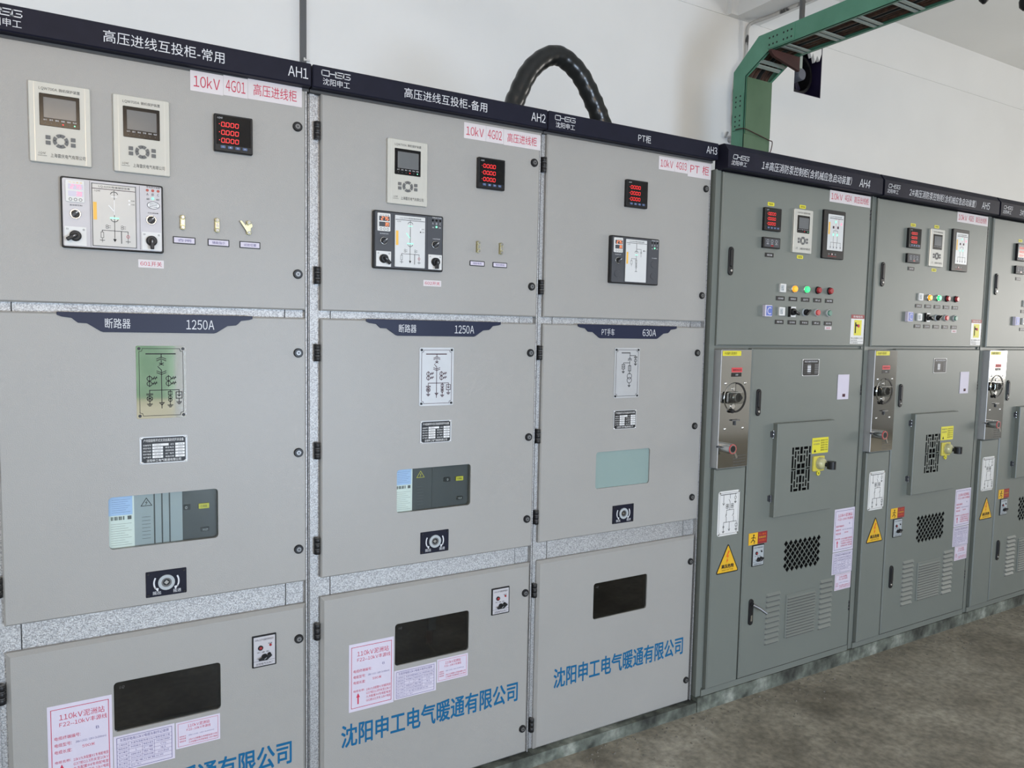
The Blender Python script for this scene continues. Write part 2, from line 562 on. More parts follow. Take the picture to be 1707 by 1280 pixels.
# side walls; the left one has a window opening
def wall_x(name, x0, x1, holes):
    m_ = MB().poly(rrect(YF-.2, WY+.2, 0, CZ), x0, x1, 'wall_paint', 0, holes)
    m_.v = [(y, x, z) for x, y, z in m_.v]
    struct(m_, name)
wall_x('wall_left', XL, XL-.2, [rrect(-3.9, -1.3, .60, 2.30)])
wall_x('wall_right', XR, XR+.2, [rrect(-4.4, -2.0, 1.05, 2.85)])
# wall behind the camera: doorway, window, and openings added for the fill lamps
b = MB().poly(rrect(XL-.2, XR+.2, 0, CZ), YF, YF-.2, 'wall_paint', 0,
              [rrect(-1.15, .27, .01, 2.3), rrect(-3.6, -1.6, .55, 1.95), rrect(.42, 1.98, .4, 1.62), rrect(-2.0, .2, 2.5, 3.4)])
struct(b, 'wall_front')
struct(MB().box(-30, 40, -40, YF-.2, -.25, -.02, 'yard'), 'ground_outside')
b = MB()
n = 60
vs, fs = [], []
for k in range(n+1):
    x = -14+30*k/n
    h = 2.6+random.uniform(-.25, .25)
    for y, z in ((-14.6+random.uniform(-.1, .1), -.02), (-14.5+random.uniform(-.15, .15), h*.6), (-15.1, h), (-15.9, h*.95), (-16, -.02)):
        vs.append((x, y, z))
for k in range(n):
    for j in range(4):
        fs.append((k*5+j, k*5+j+1, k*5+j+6, k*5+j+5))
b.add(vs, fs, 'hedge')
o = b.build('hedge')
tag(o, 'long green hedge outside beyond the doorway', 'hedge')

# ------------------------------------------------------------------ shared drawing
def logo(mb, x0, x1, z0, z1, y, m, shear=0.0):
    w = (x1-x0)
    t = (z1-z0)*.14
    L = [[[(1, 1), (.12, 1), (0, .85), (0, .15), (.12, 0), (1, 0)]],
         [[(0, 1), (0, 0)], [(0, .5), (1, .5)], [(1, 1), (1, 0)]],
         [[(1, 1), (.1, 1), (0, .9), (0, .6), (.1, .5), (.9, .5), (1, .4), (1, .1), (.9, 0), (0, 0)]],
         [[(1, 1), (.12, 1), (0, .85), (0, .15), (.12, 0), (1, 0), (1, .5), (.45, .5)]]]
    for i, ch in enumerate(L):
        a, c = x0+w*(i*.258), x0+w*(i*.258+.225)
        for st in ch:
            mb.line([(a+(c-a)*u + shear*(v)*(z1-z0), z0+t/2+(z1-z0-t)*v) for u, v in st], t, y, m)

def symbols(mb, x0, x1, z0, z1, y, m, w, kind):
    """single-line diagram; (u, v) run 0..1 rightwards and downwards"""
    X = lambda u: x0+(x1-x0)*u
    Z = lambda v: z1-(z1-z0)*v
    def ln(*p, k=1.0):
        mb.line([(X(u), Z(v)) for u, v in p], w*k, y, m)
    def circ(u, v, r):
        mb.arc(X(u), Z(v), (x1-x0)*r, w, y, m, n=14)
    def chev(u, v, s, dv):
        ln((u-s, v+dv), (u, v), (u+s, v+dv))
    def earth(u, v):
        for k, s in enumerate((.05, .034, .016)):
            ln((u-s, v+.014*k), (u+s, v+.014*k))
    def box(u, v0, v1, s):
        ln((u-s, v0), (u+s, v0), (u+s, v1), (u-s, v1), (u-s, v0))
    def arrow(u, v):
        ln((u-.045, v-.035), (u, v), (u+.045, v-.035), (u-.045, v-.035))
    if kind == 'feeder':
        ln((.2, .11), (.78, .11), k=1.6)
        ln((.5, .11), (.5, .16))
        chev(.5, .155, .09, .025); chev(.5, .18, .09, .025)
        ln((.5, .2), (.5, .26)); ln((.46, .235), (.54, .265)); ln((.46, .265), (.54, .235))
        ln((.43, .285), (.5, .335)); ln((.5, .335), (.5, .37))
        chev(.5, .37, .09, -.025); chev(.5, .395, .09, -.025)
        ln((.5, .37), (.5, .86))
        for u in (.26, .64):
            for v in (.45, .52):
                circ(u, v, .05)
                ln((u+.05, v), (u+.15, v-.01)); ln((u+.07, v+.012), (u+.1, v-.025)); ln((u+.11, v+.012), (u+.14, v-.025))
            ln((u, .41), (u, .56))
        ln((.26, .66), (.26, .61), (.85, .61), (.85, .64))
        ln((.2, .66), (.32, .66)); ln((.2, .675), (.32, .675)); ln((.26, .675), (.26, .80)); circ(.26, .725, .055); ln((.22, .74), (.3, .71)); ln((.22, .71), (.3, .74)); earth(.26, .80)
        ln((.67, .61), (.67, .82)); box(.67, .63, .68, .035); circ(.67, .715, .035); circ(.67, .75, .035); earth(.67, .82)
        box(.85, .64, .73, .06); ln((.85, .64), (.85, .70)); ln((.82, .68), (.85, .70), (.88, .68)); ln((.85, .73), (.85, .78)); earth(.85, .78)
        arrow(.5, .82)
    elif kind == 'transformer':
        ln((.28, .1), (.6, .1), k=1.6)
        ln((.6, .1), (.6, .21)); ln((.6, .155), (.83, .155), (.83, .18))
        chev(.6, .20, .07, .025); chev(.6, .225, .07, .025)
        ln((.6, .245), (.6, .36)); ln((.35, .33), (.35, .30), (.6, .30))
        ln((.77, .18), (.89, .18)); ln((.77, .195), (.89, .195)); ln((.83, .195), (.83, .32)); circ(.83, .255, .05); earth(.83, .32)
        box(.35, .33, .42, .055); circ(.35, .375, .03); ln((.35, .42), (.35, .47)); earth(.35, .47)
        box(.6, .355, .46, .05); ln((.6, .355), (.6, .53)); circ(.6, .565, .09); circ(.6, .645, .09); ln((.6, .70), (.6, .75)); earth(.6, .75)
    elif kind == 'pump':
        ln((.12, .08), (.85, .08), k=1.6)
        ln((.25, .08), (.25, .3)); ln((.2, .27), (.25, .31), (.3, .27))
        ln((.55, .08), (.55, .17)); ln((.5, .2), (.55, .25), (.55, .42))
        ln((.8, .08), (.8, .14)); circ(.8, .17, .045); ln((.8, .2), (.8, .26)); earth(.8, .26)
        for u in (.43, .66):
            for v in (.32, .37):
                circ(u-.03, v, .035); circ(u+.03, v, .035)
        ln((.4, .55), (.4, .43), (.74, .43), (.74, .55))
        ln((.4, .5), (.37, .56), (.4, .6), (.4, .7)); ln((.74, .52), (.68, .57)); ln((.74, .58), (.74, .7))
        ln((.28, .82), (.28, .7), (.88, .7), (.88, .76))
        ln((.55, .7), (.55, .9)); ln((.28, .82), (.28, .9)); circ(.28, .80, .03); earth(.28, .9)
        ln((.51, .86), (.55, .9), (.59, .86)); box(.88, .76, .82, .04); ln((.88, .82), (.88, .88)); earth(.88, .88)

def screw(mb, x, z, y, r=.004, m='chrome'):
    mb.dome(x, z, y, r, r*.5, m, 10, 3)

# ------------------------------------------------------------------ instruments (all fixed into a cabinet front at depth yd)
def relay(par, x0, x1, z0, z1, yd, where, leds=True, pale=False):
    w, h = x1-x0, z1-z0
    yf = yd-.010
    X = lambda u: x0+w*u
    Z = lambda v: z1-h*v
    b = MB()
    b.plate(x0, x1, z0, z1, yf, yd, 'relay_face', .0035, .0015, side='relay_edge')
    for u in (.09, .91):
        b.rect(X(u)-.0006, X(u)+.0006, z0+.002, z1-.002, yf-.0003, 'relay_edge')
    b.text('LQW700A 微机保护装置', X(.17), X(.83), Z(.105), Z(.06), yf-.0004, 'black_ink')
    b.text('上海雷庆电气有限公司', X(.33), X(.9), Z(.925), Z(.875), yf-.0004, 'black_ink')
    b.text('LQAE', X(.14), X(.26), Z(.9), Z(.87), yf-.0004, 'black_ink', .3)
    b.line([(X(.13), Z(.915)), (X(.27), Z(.915))], .0008, yf-.0004, 'black_ink')
    o = b.build('protection_relay', par, 'pale protection relay with dark screen and round keypad, %s' % where)
    s = MB()
    s.plate(X(.17), X(.82), Z(.54), Z(.14), yf-.0015, yf, 'black_glossy', .002, .0008)
    s.plate(X(.24), X(.76), Z(.44), Z(.19), yf-.0022, yf-.0015, 'lcd', .001)
    s.frame(X(.24), X(.76), Z(.44), Z(.19), .0008, yf-.0025, 'grey_key')
    for k in range(6):
        u = .26+.095*k
        s.text(('运行', '通讯', '事故', '告警', '跳闸', '电源')[k], X(u-.03), X(u+.03), Z(.475), Z(.455), yf-.002, 'silver_print')
        g = 'grey_key'
        if leds and k == 3: g = 'red_glow'
        if leds and k == 5: g = 'green_glow'
        s.flat(ell(X(u), Z(.505), .0017 if g != 'grey_key' else .001, n=10), yf-.002, g)
    s.build('display_screen', o, 'black display screen')
    k_ = MB()
    cx, cz = X(.5), Z(.715)
    for a in range(4):
        k_.ring(cx, cz, .0168, .0088, yf-.002, yf, 'grey_key', 8, a*PI/2-PI/4+.12, a*PI/2+PI/4-.12)
        ang = a*PI/2
        tx, tz = cx+.0128*math.cos(ang), cz+.0128*math.sin(ang)
        k_.flat([(tx+.002*math.cos(ang+q), tz+.002*math.sin(ang+q)) for q in (0, 2.2, -2.2)], yf-.0024, 'black_ink')
    for sx in (-1, 1):
        for sz in (-1, 1):
            cx2, cz2 = cx+sx*.0265, cz+sz*.0065
            k_.plate(cx2-.0052, cx2+.0052, cz2-.0046, cz2+.0046, yf-.002, yf, 'grey_key', .001)
    k_.build('keypad', o, 'grey round keypad')
    return o

def meter(par, x0, x1, z0, z1, yd, where, rows=('0.000', '0.000', '0.000')):
    w, h = x1-x0, z1-z0
    yf = yd-.014
    b = MB()
    b.plate(x0, x1, z0, z1, yf, yd, 'black', .003, .002)
    b.rect(x0+.005, x1-.005, z0+.018, z1-.004, yf-.0003, 'black_glossy')
    b.text('LQAE', x0+.008, x0+.022, z1-.013, z1-.008, yf-.0006, 'silver_print', .3)
    o = b.build('panel_meter', par, 'black square panel meter with red digits, %s' % where)
    d = MB()
    for k, s in enumerate(rows):
        zc = z1-h*(.27+.215*k)
        d.seven(s, x0+w*.18, x0+w*.66, zc-h*.055, zc+h*.055, yf-.0008, 'red_glow', w*.016)
        d.flat(ell(x0+w*.13, zc, .0012, n=8), yf-.0008, 'red_glow')
    d.build('digit_display', o, 'red lit digits')
    for k in range(4):
        q = MB()
        cx = x0+w*(.22+.19*k)
        q.plate(cx-w*.06, cx+w*.06, z0+h*.09, z0+h*.16, yf-.0015, yf, 'blue_key', .001)
        q.text(('<', '^', 'v', 'OK')[k], cx-.002, cx+.002, z0+h*.105, z0+h*.145, yf-.0019, 'silver_print')
        q.build('push_key', o, 'blue key')
    return o

def rotary(par, x, z, yf, ang, ring='chrome', name='rotary_knob', r=.0125):
    q = MB()
    q.cyl(x, z, yf-.004, yf, r, ring, 24)
    q.cyl(x, z, yf-.009, yf-.003, r*.78, 'black', 20)
    dx, dz = math.cos(ang), math.sin(ang)
    t = r*.24
    pts = [(x-dx*r*.72-dz*t, z-dz*r*.72+dx*t), (x-dx*r*.72+dz*t, z-dz*r*.72-dx*t), (x+dx*r*.72+dz*t, z+dz*r*.72-dx*t), (x+dx*r*.72-dz*t, z+dz*r*.72+dx*t)]
    q.poly(pts, yf-.016, yf-.008, 'charcoal')
    q.line([(x+dx*r*.2, z+dz*r*.2), (x+dx*r*.62, z+dz*r*.62)], .0016, yf-.0163, 'white_print')
    return q.build(name, par, 'black rotary knob in a chrome ring')

def handle_knob(par, x, z, yf, ang, r=.0125, plate=None, name='selector_switch', black_plate=False):
    q = MB()
    if plate:
        x0, x1, z0, z1 = plate
        q.plate(x0, x1, z0, z1, yf-.003, yf, 'white_plastic', .001)
        q.text('分', x0+.003, x0+.009, z1-.009, z1-.004, yf-.0034, 'black_ink')
        q.text('合', x1-.009, x1-.003, z1-.009, z1-.004, yf-.0034, 'black_ink')
        if black_plate:
            q.box(x0-.005, x0, yf-.012, yf, z0, z1, 'black')
    q.cyl(x, z, yf-.016, yf-.003, r, 'black', 24, r2=r*1.08)
    dx, dz = math.cos(ang), math.sin(ang)
    t = r*.40
    L = r*1.75
    pts = [(x-dz*t, z+dx*t), (x-dx*t-dz*t*.4, z-dz*t+dx*t*.4), (x-dx*t+dz*t*.4, z-dz*t-dx*t*.4), (x+dz*t, z-dx*t), (x+dx*L+dz*t*.8, z+dz*L-dx*t*.8), (x+dx*L-dz*t*.8, z+dz*L+dx*t*.8)]
    q.poly(pts, yf-.026, yf-.012, 'black', .0015)
    q.line([(x+dx*r*.1, z+dz*r*.1), (x+dx*r*.4, z+dz*r*.4)], .0012, yf-.0264, 'silver_print')
    return q.build(name, par, 'black handle switch on a white plate' if plate else 'black handle switch')

def status_panel(par, x0, x1, z0, z1, yd, where, pale=False, switches=True, kind='feeder'):
    w, h = x1-x0, z1-z0
    yf = yd-.016
    X = lambda u: x0+w*u
    Z = lambda v: z1-h*v
    face = 'pale_and_glare_face' if pale else 'charcoal'  # pale: dark device lightened, glare painted into face, print and screen
    ink = 'black_ink' if pale else 'silver_print'
    b = MB()
    b.plate(x0, x1, z0, z1, yf, yd, 'black', .005, .002)
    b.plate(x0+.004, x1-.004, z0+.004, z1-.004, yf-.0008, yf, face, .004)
    b.line([(X(.275), z0+.006), (X(.275), z1-.006)], .0008, yf-.0012, 'black')
    b.line([(X(.76), z0+.006), (X(.76), z1-.006)], .0008, yf-.0012, 'black')
    y1 = yf-.0014
    for k in range(3):
        b.flat(ell(X(.84+.055*k), Z(.085), .0036, n=12), y1, 'red_lens' if pale else 'black_glossy')
        b.text('ABC'[k], X(.83+.055*k), X(.85+.055*k), Z(.16), Z(.125), y1, ink)
    b.text('带电显示装置', X(.83), X(.97), Z(.05), Z(.025), y1, ink)
    b.text('储能', X(.83), X(.86), Z(.225), Z(.2), y1, ink)
    b.text('照明', X(.93), X(.96), Z(.225), Z(.2), y1, ink)
    if pale:
        b.flat(ell(X(.9), Z(.30), .0145, .009, 20), y1, 'white_print')
        b.arc(X(.9), Z(.30), .0145, .0012, y1-.0003, 'black_ink', rz=.009, n=24)
        for k in (-1, 0, 1):
            b.line([(X(.9)-.009, Z(.30)+.004*k), (X(.9)+.009, Z(.30)+.004*k)], .0012, y1-.0003, 'black_ink')
    b.text('温湿度控制', X(.08), X(.2), Z(.405), Z(.385), y1, ink)
    b.text('分合闸转换', X(.84), X(.95), Z(.425), Z(.405), y1, ink)
    o = b.build('status_panel', par, '%s status panel with mimic diagram, %s' % ('glare-paled dark grey' if pale else 'dark grey', where))
    # lit mimic diagram
    s = MB()
    mx0, mx1, mz0, mz1 = X(.29), X(.725), Z(.955), Z(.055)
    s.plate(mx0, mx1, mz0, mz1, yf-.003, yf, 'mimic_glare' if pale else 'mimic_white', .002, .0008)
    ys = yf-.0034
    if pale:
        s.frame(mx0+.001, mx1-.001, mz0+.001, mz1-.001, .0018, ys, 'grey_key')
    U = lambda u: mx0+(mx1-mx0)*u
    V = lambda v: mz1-(mz1-mz0)*v
    s.text('LQ-6200智能操控装置', U(.16), U(.86), V(.067), V(.03), ys, 'black_ink')
    s.line([(U(.02), V(.085)), (U(.98), V(.085))], .0014, ys, 'black_ink' if not pale else 'maroon_ink')
    s.text('LQAE', U(.06), U(.2), V(.135), V(.105), ys, 'black_ink', .3)
    s.rect(U(.03), U(.11), V(.58), V(.30), ys, 'orange_label')
    if kind == 'feeder':
        s.line([(U(.5), V(.085)), (U(.5), V(.9))], .0012, ys, 'black_ink')
        s.arc(U(.5), V(.17), .0085, .0014, ys, 'black_ink', .2, PI-.2, 12)
        s.arc(U(.5), V(.54), .0085, .0014, ys, 'black_ink', PI+.2, 2*PI-.2, 12)
        s.rect(U(.4), U(.6), V(.545), V(.525), ys-.0003, 'green_glow')
        s.rect(U(.43), U(.57), V(.20), V(.19), ys-.0003, 'white_print' if pale else 'green_glow')
        s.line([(U(.38), V(.34)), (U(.48), V(.42))], .0022, ys-.0003, 'white_print' if pale else 'green_glow')
        s.line([(U(.5), V(.25)), (U(.5), V(.48))], .0016, ys-.0003, 'white_print' if pale else 'charcoal')
        for u in (.33, .67):
            for v in (.665, .695):
                s.arc(U(u), V(v), .0026, .0008, ys, 'black_ink', n=10)
            s.line([(U(u+.02), V(.665)), (U(u+.08), V(.665))], .0008, ys, 'black_ink')
            s.line([(U(u+.02), V(.695)), (U(u+.08), V(.695))], .0008, ys, 'black_ink')
        s.line([(U(.22), V(.77)), (U(.22), V(.74)), (U(.80), V(.74)), (U(.80), V(.77))], .0012, ys, 'black_ink')
        s.frame(U(.19), U(.25), V(.86), V(.77), .0009, ys, 'black_ink')
        s.line([(U(.22), V(.86)), (U(.22), V(.93))], .0009, ys, 'black_ink')
        s.line([(U(.17), V(.9)), (U(.27), V(.9))], .0012, ys, 'black_ink')
        s.line([(U(.65), V(.74)), (U(.65), V(.93))], .0022, ys, 'grey_key')
        s.arc(U(.80), V(.82), .0035, .001, ys, 'red_ink', n=12)
        s.line([(U(.80), V(.77)), (U(.80), V(.93))], .0009, ys, 'black_ink')
        s.line([(U(.75), V(.9)), (U(.85), V(.9))], .0012, ys, 'black_ink')
        s.flat([(U(.46), V(.87)), (U(.5), V(.92)), (U(.54), V(.87))], ys-.0002, 'black_ink')
        s.flat(ell(U(.84), V(.235), .0022, n=10), ys, 'white_print')
        s.flat(ell(U(.84), V(.295), .0022, n=10), ys, 'white_print' if pale else 'black_ink')
        s.text('合闸', U(.88), U(.96), V(.245), V(.225), ys, 'black_ink')
        s.text('分闸', U(.88), U(.96), V(.305), V(.285), ys, 'black_ink')
    else:
        s.line([(U(.5), V(.085)), (U(.5), V(.32))], .0014, ys, 'black_ink')
        s.line([(U(.5), V(.22)), (U(.72), V(.22)), (U(.72), V(.27))], .0012, ys, 'black_ink')
        s.arc(U(.5), V(.32), .0085, .0014, ys, 'black_ink', .2, PI-.2, 12)
        s.rect(U(.44), U(.56), V(.365), V(.35), ys-.0003, 'green_glow')
        s.line([(U(.5), V(.37)), (U(.5), V(.75))], .0012, ys, 'black_ink')
        s.line([(U(.27), V(.5)), (U(.27), V(.45)), (U(.5), V(.45))], .0012, ys, 'black_ink')
        s.frame(U(.23), U(.31), V(.58), V(.5), .0009, ys, 'black_ink')
        s.line([(U(.27), V(.58)), (U(.27), V(.63))], .0009, ys, 'black_ink')
        s.arc(U(.72), V(.3), .003, .0009, ys, 'black_ink', n=10)
        s.line([(U(.72), V(.27)), (U(.72), V(.4))], .0009, ys, 'black_ink')
        s.frame(U(.46), U(.54), V(.56), V(.48), .0009, ys, 'black_ink')
        s.arc(U(.5), V(.60), .0035, .0009, ys, 'black_ink', n=12)
        s.arc(U(.5), V(.645), .0035, .0009, ys, 'black_ink', n=12)
        s.line([(U(.45), V(.75)), (U(.55), V(.75))], .0012, ys, 'black_ink')
        s.flat(ell(U(.85), V(.25), .0026, n=10), ys, 'black_ink')
        s.text('合', U(.9), U(.94), V(.262), V(.238), ys, 'black_ink')
    s.build('mimic_screen', o, 'white mimic screen with line diagram')
    # temperature display
    t = MB()
    tx0, tx1, tz0, tz1 = X(.045), X(.225), Z(.355), Z(.045)
    t.plate(tx0, tx1, tz0, tz1, yf-.004, yf, 'white_plastic', .003, .001)
    yt = yf-.0044
    hh = tz1-tz0
    for k, s_ in enumerate(('275', '39')):
        zc = tz1-hh*(.3+.32*k)
        if pale:
            t.rect(tx0+.006, tx1-.003, zc-hh*.12, zc+hh*.12, yt, 'notice_paper')
        else:
            t.rect(tx0+.005, tx1-.003, zc-hh*.13, zc+hh*.13, yt, 'charcoal')
        t.seven(s_, tx1-.030+.012*k, tx1-.005, zc-hh*.085, zc+hh*.085, yt-.0004, 'orange_glow' if not pale else 'pink_glow', .0013)
    t.text('℃ % 温 湿', tx0+.007, tx1-.005, tz1-hh*.14, tz1-hh*.08, yt, 'orange_label' if pale else 'black_ink')
    for k in range(3):
        t.arc(tx0+(tx1-tx0)*(.26+.26*k), tz0+hh*.12, .0033, .001, yt, 'black_ink', n=12)
    t.build('temperature_display', o, 'white temperature display')
    g = MB()
    g.dome(X(.895), Z(.2), yf-.001, .0034, .0025, 'green_glow', 12, 3)
    g.build('indicator_lamp', o, 'small lit green lamp')
    rotary(o, X(.135), Z(.52), yf-.001, .75)
    if switches:
        rotary(o, X(.875), Z(.52), yf-.001, .75)
        handle_knob(o, X(.13), Z(.83), yf-.001, -2.6 if pale else -.75, plate=(X(.03), X(.235), Z(.965), Z(.70)))
        handle_knob(o, X(.875), Z(.83), yf-.001, -PI/2, plate=(X(.775), X(.975), Z(.965), Z(.70)))
    else:
        for u, v in ((.13, .8), (.88, .8), (.88, .55)):
            q = MB()
            q.cyl(X(u), Z(v), yf-.002, yf-.0008, .0125, 'charcoal', 20)
            q.build('blank_plug', o)
    return o

def toggle(door, x, z, yd, open_=False):
    q = MB()
    q.box(x-.006, x+.006, yd-.004, yd, z-.018, z+.018, 'brass')
    for s in (-1, 1):
        q.cyl(x, z+s*.0135, yd-.011, yd-.003, .0062, 'brass', 10)
        q.cyl(x, z+s*.0135, yd-.014, yd-.010, .0042, 'chrome', 10)
    if open_:
        q.poly([(x-.004, z-.014), (x-.024, z+.016), (x-.020, z+.018), (x+.003, z-.008)], yd-.012, yd-.009, 'brass')
        q.poly([(x-.012, z), (x+.008, z+.012), (x+.010, z+.004), (x-.004, z-.010)], yd-.009, yd-.007, 'brass')
    else:
        q.plate(x-.005, x+.005, z-.009, z+.009, yd-.010, yd-.006, 'brass', .001)
        q.plate(x-.0035, x+.0035, z-.006, z+.006, yd-.0115, yd-.009, 'chrome', .001)
    return q.build('link_switch', door, 'brass link switch with two bolts' + (', link swung open' if open_ else ''))

def small_tag(door, x, z, yd, w, h, s, framed=True):
    q = MB()
    if framed:
        q.plate(x-w/2, x+w/2, z-h/2, z+h/2, yd-.002, yd, 'black', .001)
        q.rect(x-w/2+.0025, x+w/2-.0025, z-h/2+.0025, z+h/2-.0025, yd-.0024, 'notice_paper')
        q.text(s, x-w*.3, x+w*.3, z-h*.2, z+h*.2, yd-.0028, 'violet_ink')
        return q.build('name_tag', door, 'white tag in a black frame')
    q.plate(x-w/2, x+w/2, z-h/2, z+h/2, yd-.002, yd, 'black', .001)
    q.text(s, x-w*.32, x+w*.32, z-h*.22, z+h*.22, yd-.0024, 'silver_print')
    return q.build('name_tag', door, 'black tag with silver letters')

def lock(door, x, z, yd):
    q = MB()
    q.cyl(x, z, yd-.006, yd, .0135, 'black', 24)
    q.cyl(x, z, yd-.0072, yd-.005, .0075, 'lock_metal', 18)
    q.flat(ell(x, z, .0035, n=3, a0=.5), yd-.0076, 'black')
    return q.build('door_lock', door, 'round black door lock')

def hinge(par, x, z, yd, L=.052, r=.0095):
    q = MB()
    for k in range(3):
        a, c = z-L/2+L*k/3+.0012, z-L/2+L*(k+1)/3-.0012
        q.tube([(x, yd+.004, a), (x, yd+.004, a+.001), (x, yd+.004, c-.001), (x, yd+.004, c)], [r*.9, r, r, r*.9], 'black', 14)
    q.tube([(x, yd+.004, z-L/2+.001), (x, yd+.004, z+L/2-.001)], r*.75, 'grey_key', 10)
    q.box(x-.009, x, yd+.008, yd+.012, z-L/2, z+L/2, 'black')
    return q.build('hinge', par, 'black barrel hinge')

def nameplate(door, x0, x1, z0, z1, yd, kind='full'):
    w, h = x1-x0, z1-z0
    q = MB()
    q.plate(x0, x1, z0, z1, yd-.0015, yd, 'brushed_plate', .003)
    y = yd-.0018
    X = lambda u: x0+w*u
    Z = lambda v: z1-h*v
    q.poly([(X(.04), Z(.9)), (X(.09), Z(.96)), (X(.91), Z(.96)), (X(.96), Z(.9)), (X(.96), Z(.1)), (X(.91), Z(.04)), (X(.09), Z(.04)), (X(.04), Z(.1))], y, yd-.0015, 'black')
    y -= .0004
    if kind == 'full':
        q.text('户内铠装移开式交流金属封闭开关设备', X(.08), X(.92), Z(.2), Z(.09), y, 'white_print')
        q.text('沈阳申工电气暖通有限公司', X(.14), X(.86), Z(.93), Z(.83), y, 'white_print')
        rows = (('设备型号', '柜号'), ('额定电压', '额定电流'), ('控制工作电压', '额定短时耐受'), ('防护等级', '出厂编号'), ('生产编号', '制造日期'))
        for k, (a, c) in enumerate(rows):
            v0, v1 = .27+.11*k, .355+.11*k
            q.rect(X(.26), X(.60 if k == 0 else .48), Z(v1), Z(v0), y, 'white_print')
            q.rect(X(.74), X(.94), Z(v1), Z(v0), y, 'white_print')
            q.text(a, X(.07), X(.235), Z(v1-.01), Z(v0+.015), y, 'white_print')
            q.text(c, X(.64 if k == 0 else .53), X(.71), Z(v1-.01), Z(v0+.015), y, 'white_print')
            q.text(('KYN28-12', '12kV', 'DC220V', 'IP4X', '20210706')[k], X(.30), X(.44), Z(v1-.02), Z(v0+.02), y-.0003, 'black_ink')
            q.text(('AH', '1250A', '31.5kA', '01', '2021.7')[k], X(.80), X(.90), Z(v1-.02), Z(v0+.02), y-.0003, 'black_ink')
    else:
        q.text('高压消防泵控制柜', X(.12), X(.88), Z(.2), Z(.1), y, 'silver_print')
        for k in range(6):
            v0, v1 = .29+.1*k, .36+.1*k
            q.rect(X(.30), X(.50), Z(v1), Z(v0), y, 'silver_print' if 0 < k < 5 else 'grey_key')
            q.rect(X(.72), X(.94), Z(v1), Z(v0), y, 'grey_key')
            q.text('额定参数', X(.08), X(.27), Z(v1), Z(v0), y, 'grey_key')
    for a in (x0+.004, x1-.004):
        for c in (z0+.004, z1-.004):
            screw(q, a, c, yd-.0014, .0028)
    return q.build('nameplate', door, 'black printed metal nameplate')

def line_plate(door, x0, x1, z0, z1, yd, kind, m='brushed_plate', ink='maroon_ink'):
    w, h = x1-x0, z1-z0
    q = MB()
    q.plate(x0, x1, z0, z1, yd-.0015, yd, m, .004 if kind != 'pump' else .012)
    y = yd-.0019
    e = .0075
    c = .016
    q.line([(x0+e+c*.5, z1-e), (x1-e-c*.5, z1-e)], .0013, y, ink)
    q.line([(x0+e+c*.5, z0+e), (x1-e-c*.5, z0+e)], .0013, y, ink)
    q.line([(x0+e, z0+e+c*.5), (x0+e, z1-e-c*.5)], .0013, y, ink)
    q.line([(x1-e, z0+e+c*.5), (x1-e, z1-e-c*.5)], .0013, y, ink)
    for a, s in ((x0+e, 1), (x1-e, -1)):
        for d, t in ((z0+e, 1), (z1-e, -1)):
            q.line([(a+s*c*.5, d), (a+s*c*.4, d+t*c*.4), (a, d+t*c*.5)], .0013, y, ink)
            q.cyl(a, d, yd-.004, yd-.001, .004, 'black' if kind != 'pump' else 'chrome', 12)
    symbols(q, x0, x1, z0, z1, y, ink, .0019 if kind != 'pump' else .0022, kind)
    return q.build('line_diagram_plate', door, 'metal plate with a printed line diagram')

def crank_plate(door, x0, x1, z0, z1, yd):
    w, h = x1-x0, z1-z0
    cx, cz = (x0+x1)/2, (z0+z1)/2+.002
    b = MB()
    b.plate(x0, x1, z0, z1, yd-.003, yd, 'navy', .002, .001)
    y = yd-.0034
    for s in (-1, 1):
        b.arc(cx, cz, .031, .004, y, 'silver_print', (0 if s > 0 else PI)-.5, (0 if s > 0 else PI)+.5, 10)
        tx, tz = cx+s*.031*math.cos(.6), cz-.031*math.sin(.6)
        b.flat([(tx-s*.006, tz+.003), (tx+s*.005, tz+.006), (tx-s*.004, tz-.007)], y, 'silver_print')
    b.text('摇出', x0+w*.16, x0+w*.36, z0+h*.08, z0+h*.22, y, 'silver_print')
    b.text('摇进', x0+w*.66, x0+w*.86, z0+h*.08, z0+h*.22, y, 'silver_print')
    for a in (x0+.006, x1-.006):
        for c in (z0+.006, z1-.006):
            b.cyl(a, c, yd-.005, yd-.002, .0032, 'black', 10)
    b.ring(cx, cz, .021, .013, yd-.007, yd-.002, 'breaker_light', 28)
    b.ring(cx, cz, .0135, .009, yd-.0055, yd-.001, 'grey_key', 24)
    b.flat(ell(cx, cz, .0095, n=20), yd-.0035, 'black')
    b.poly(ell(cx, cz, .0062, n=4), yd-.0052, yd-.0035, 'chrome')
    return b.build('crank_plate', door, 'navy crank plate with a round socket')

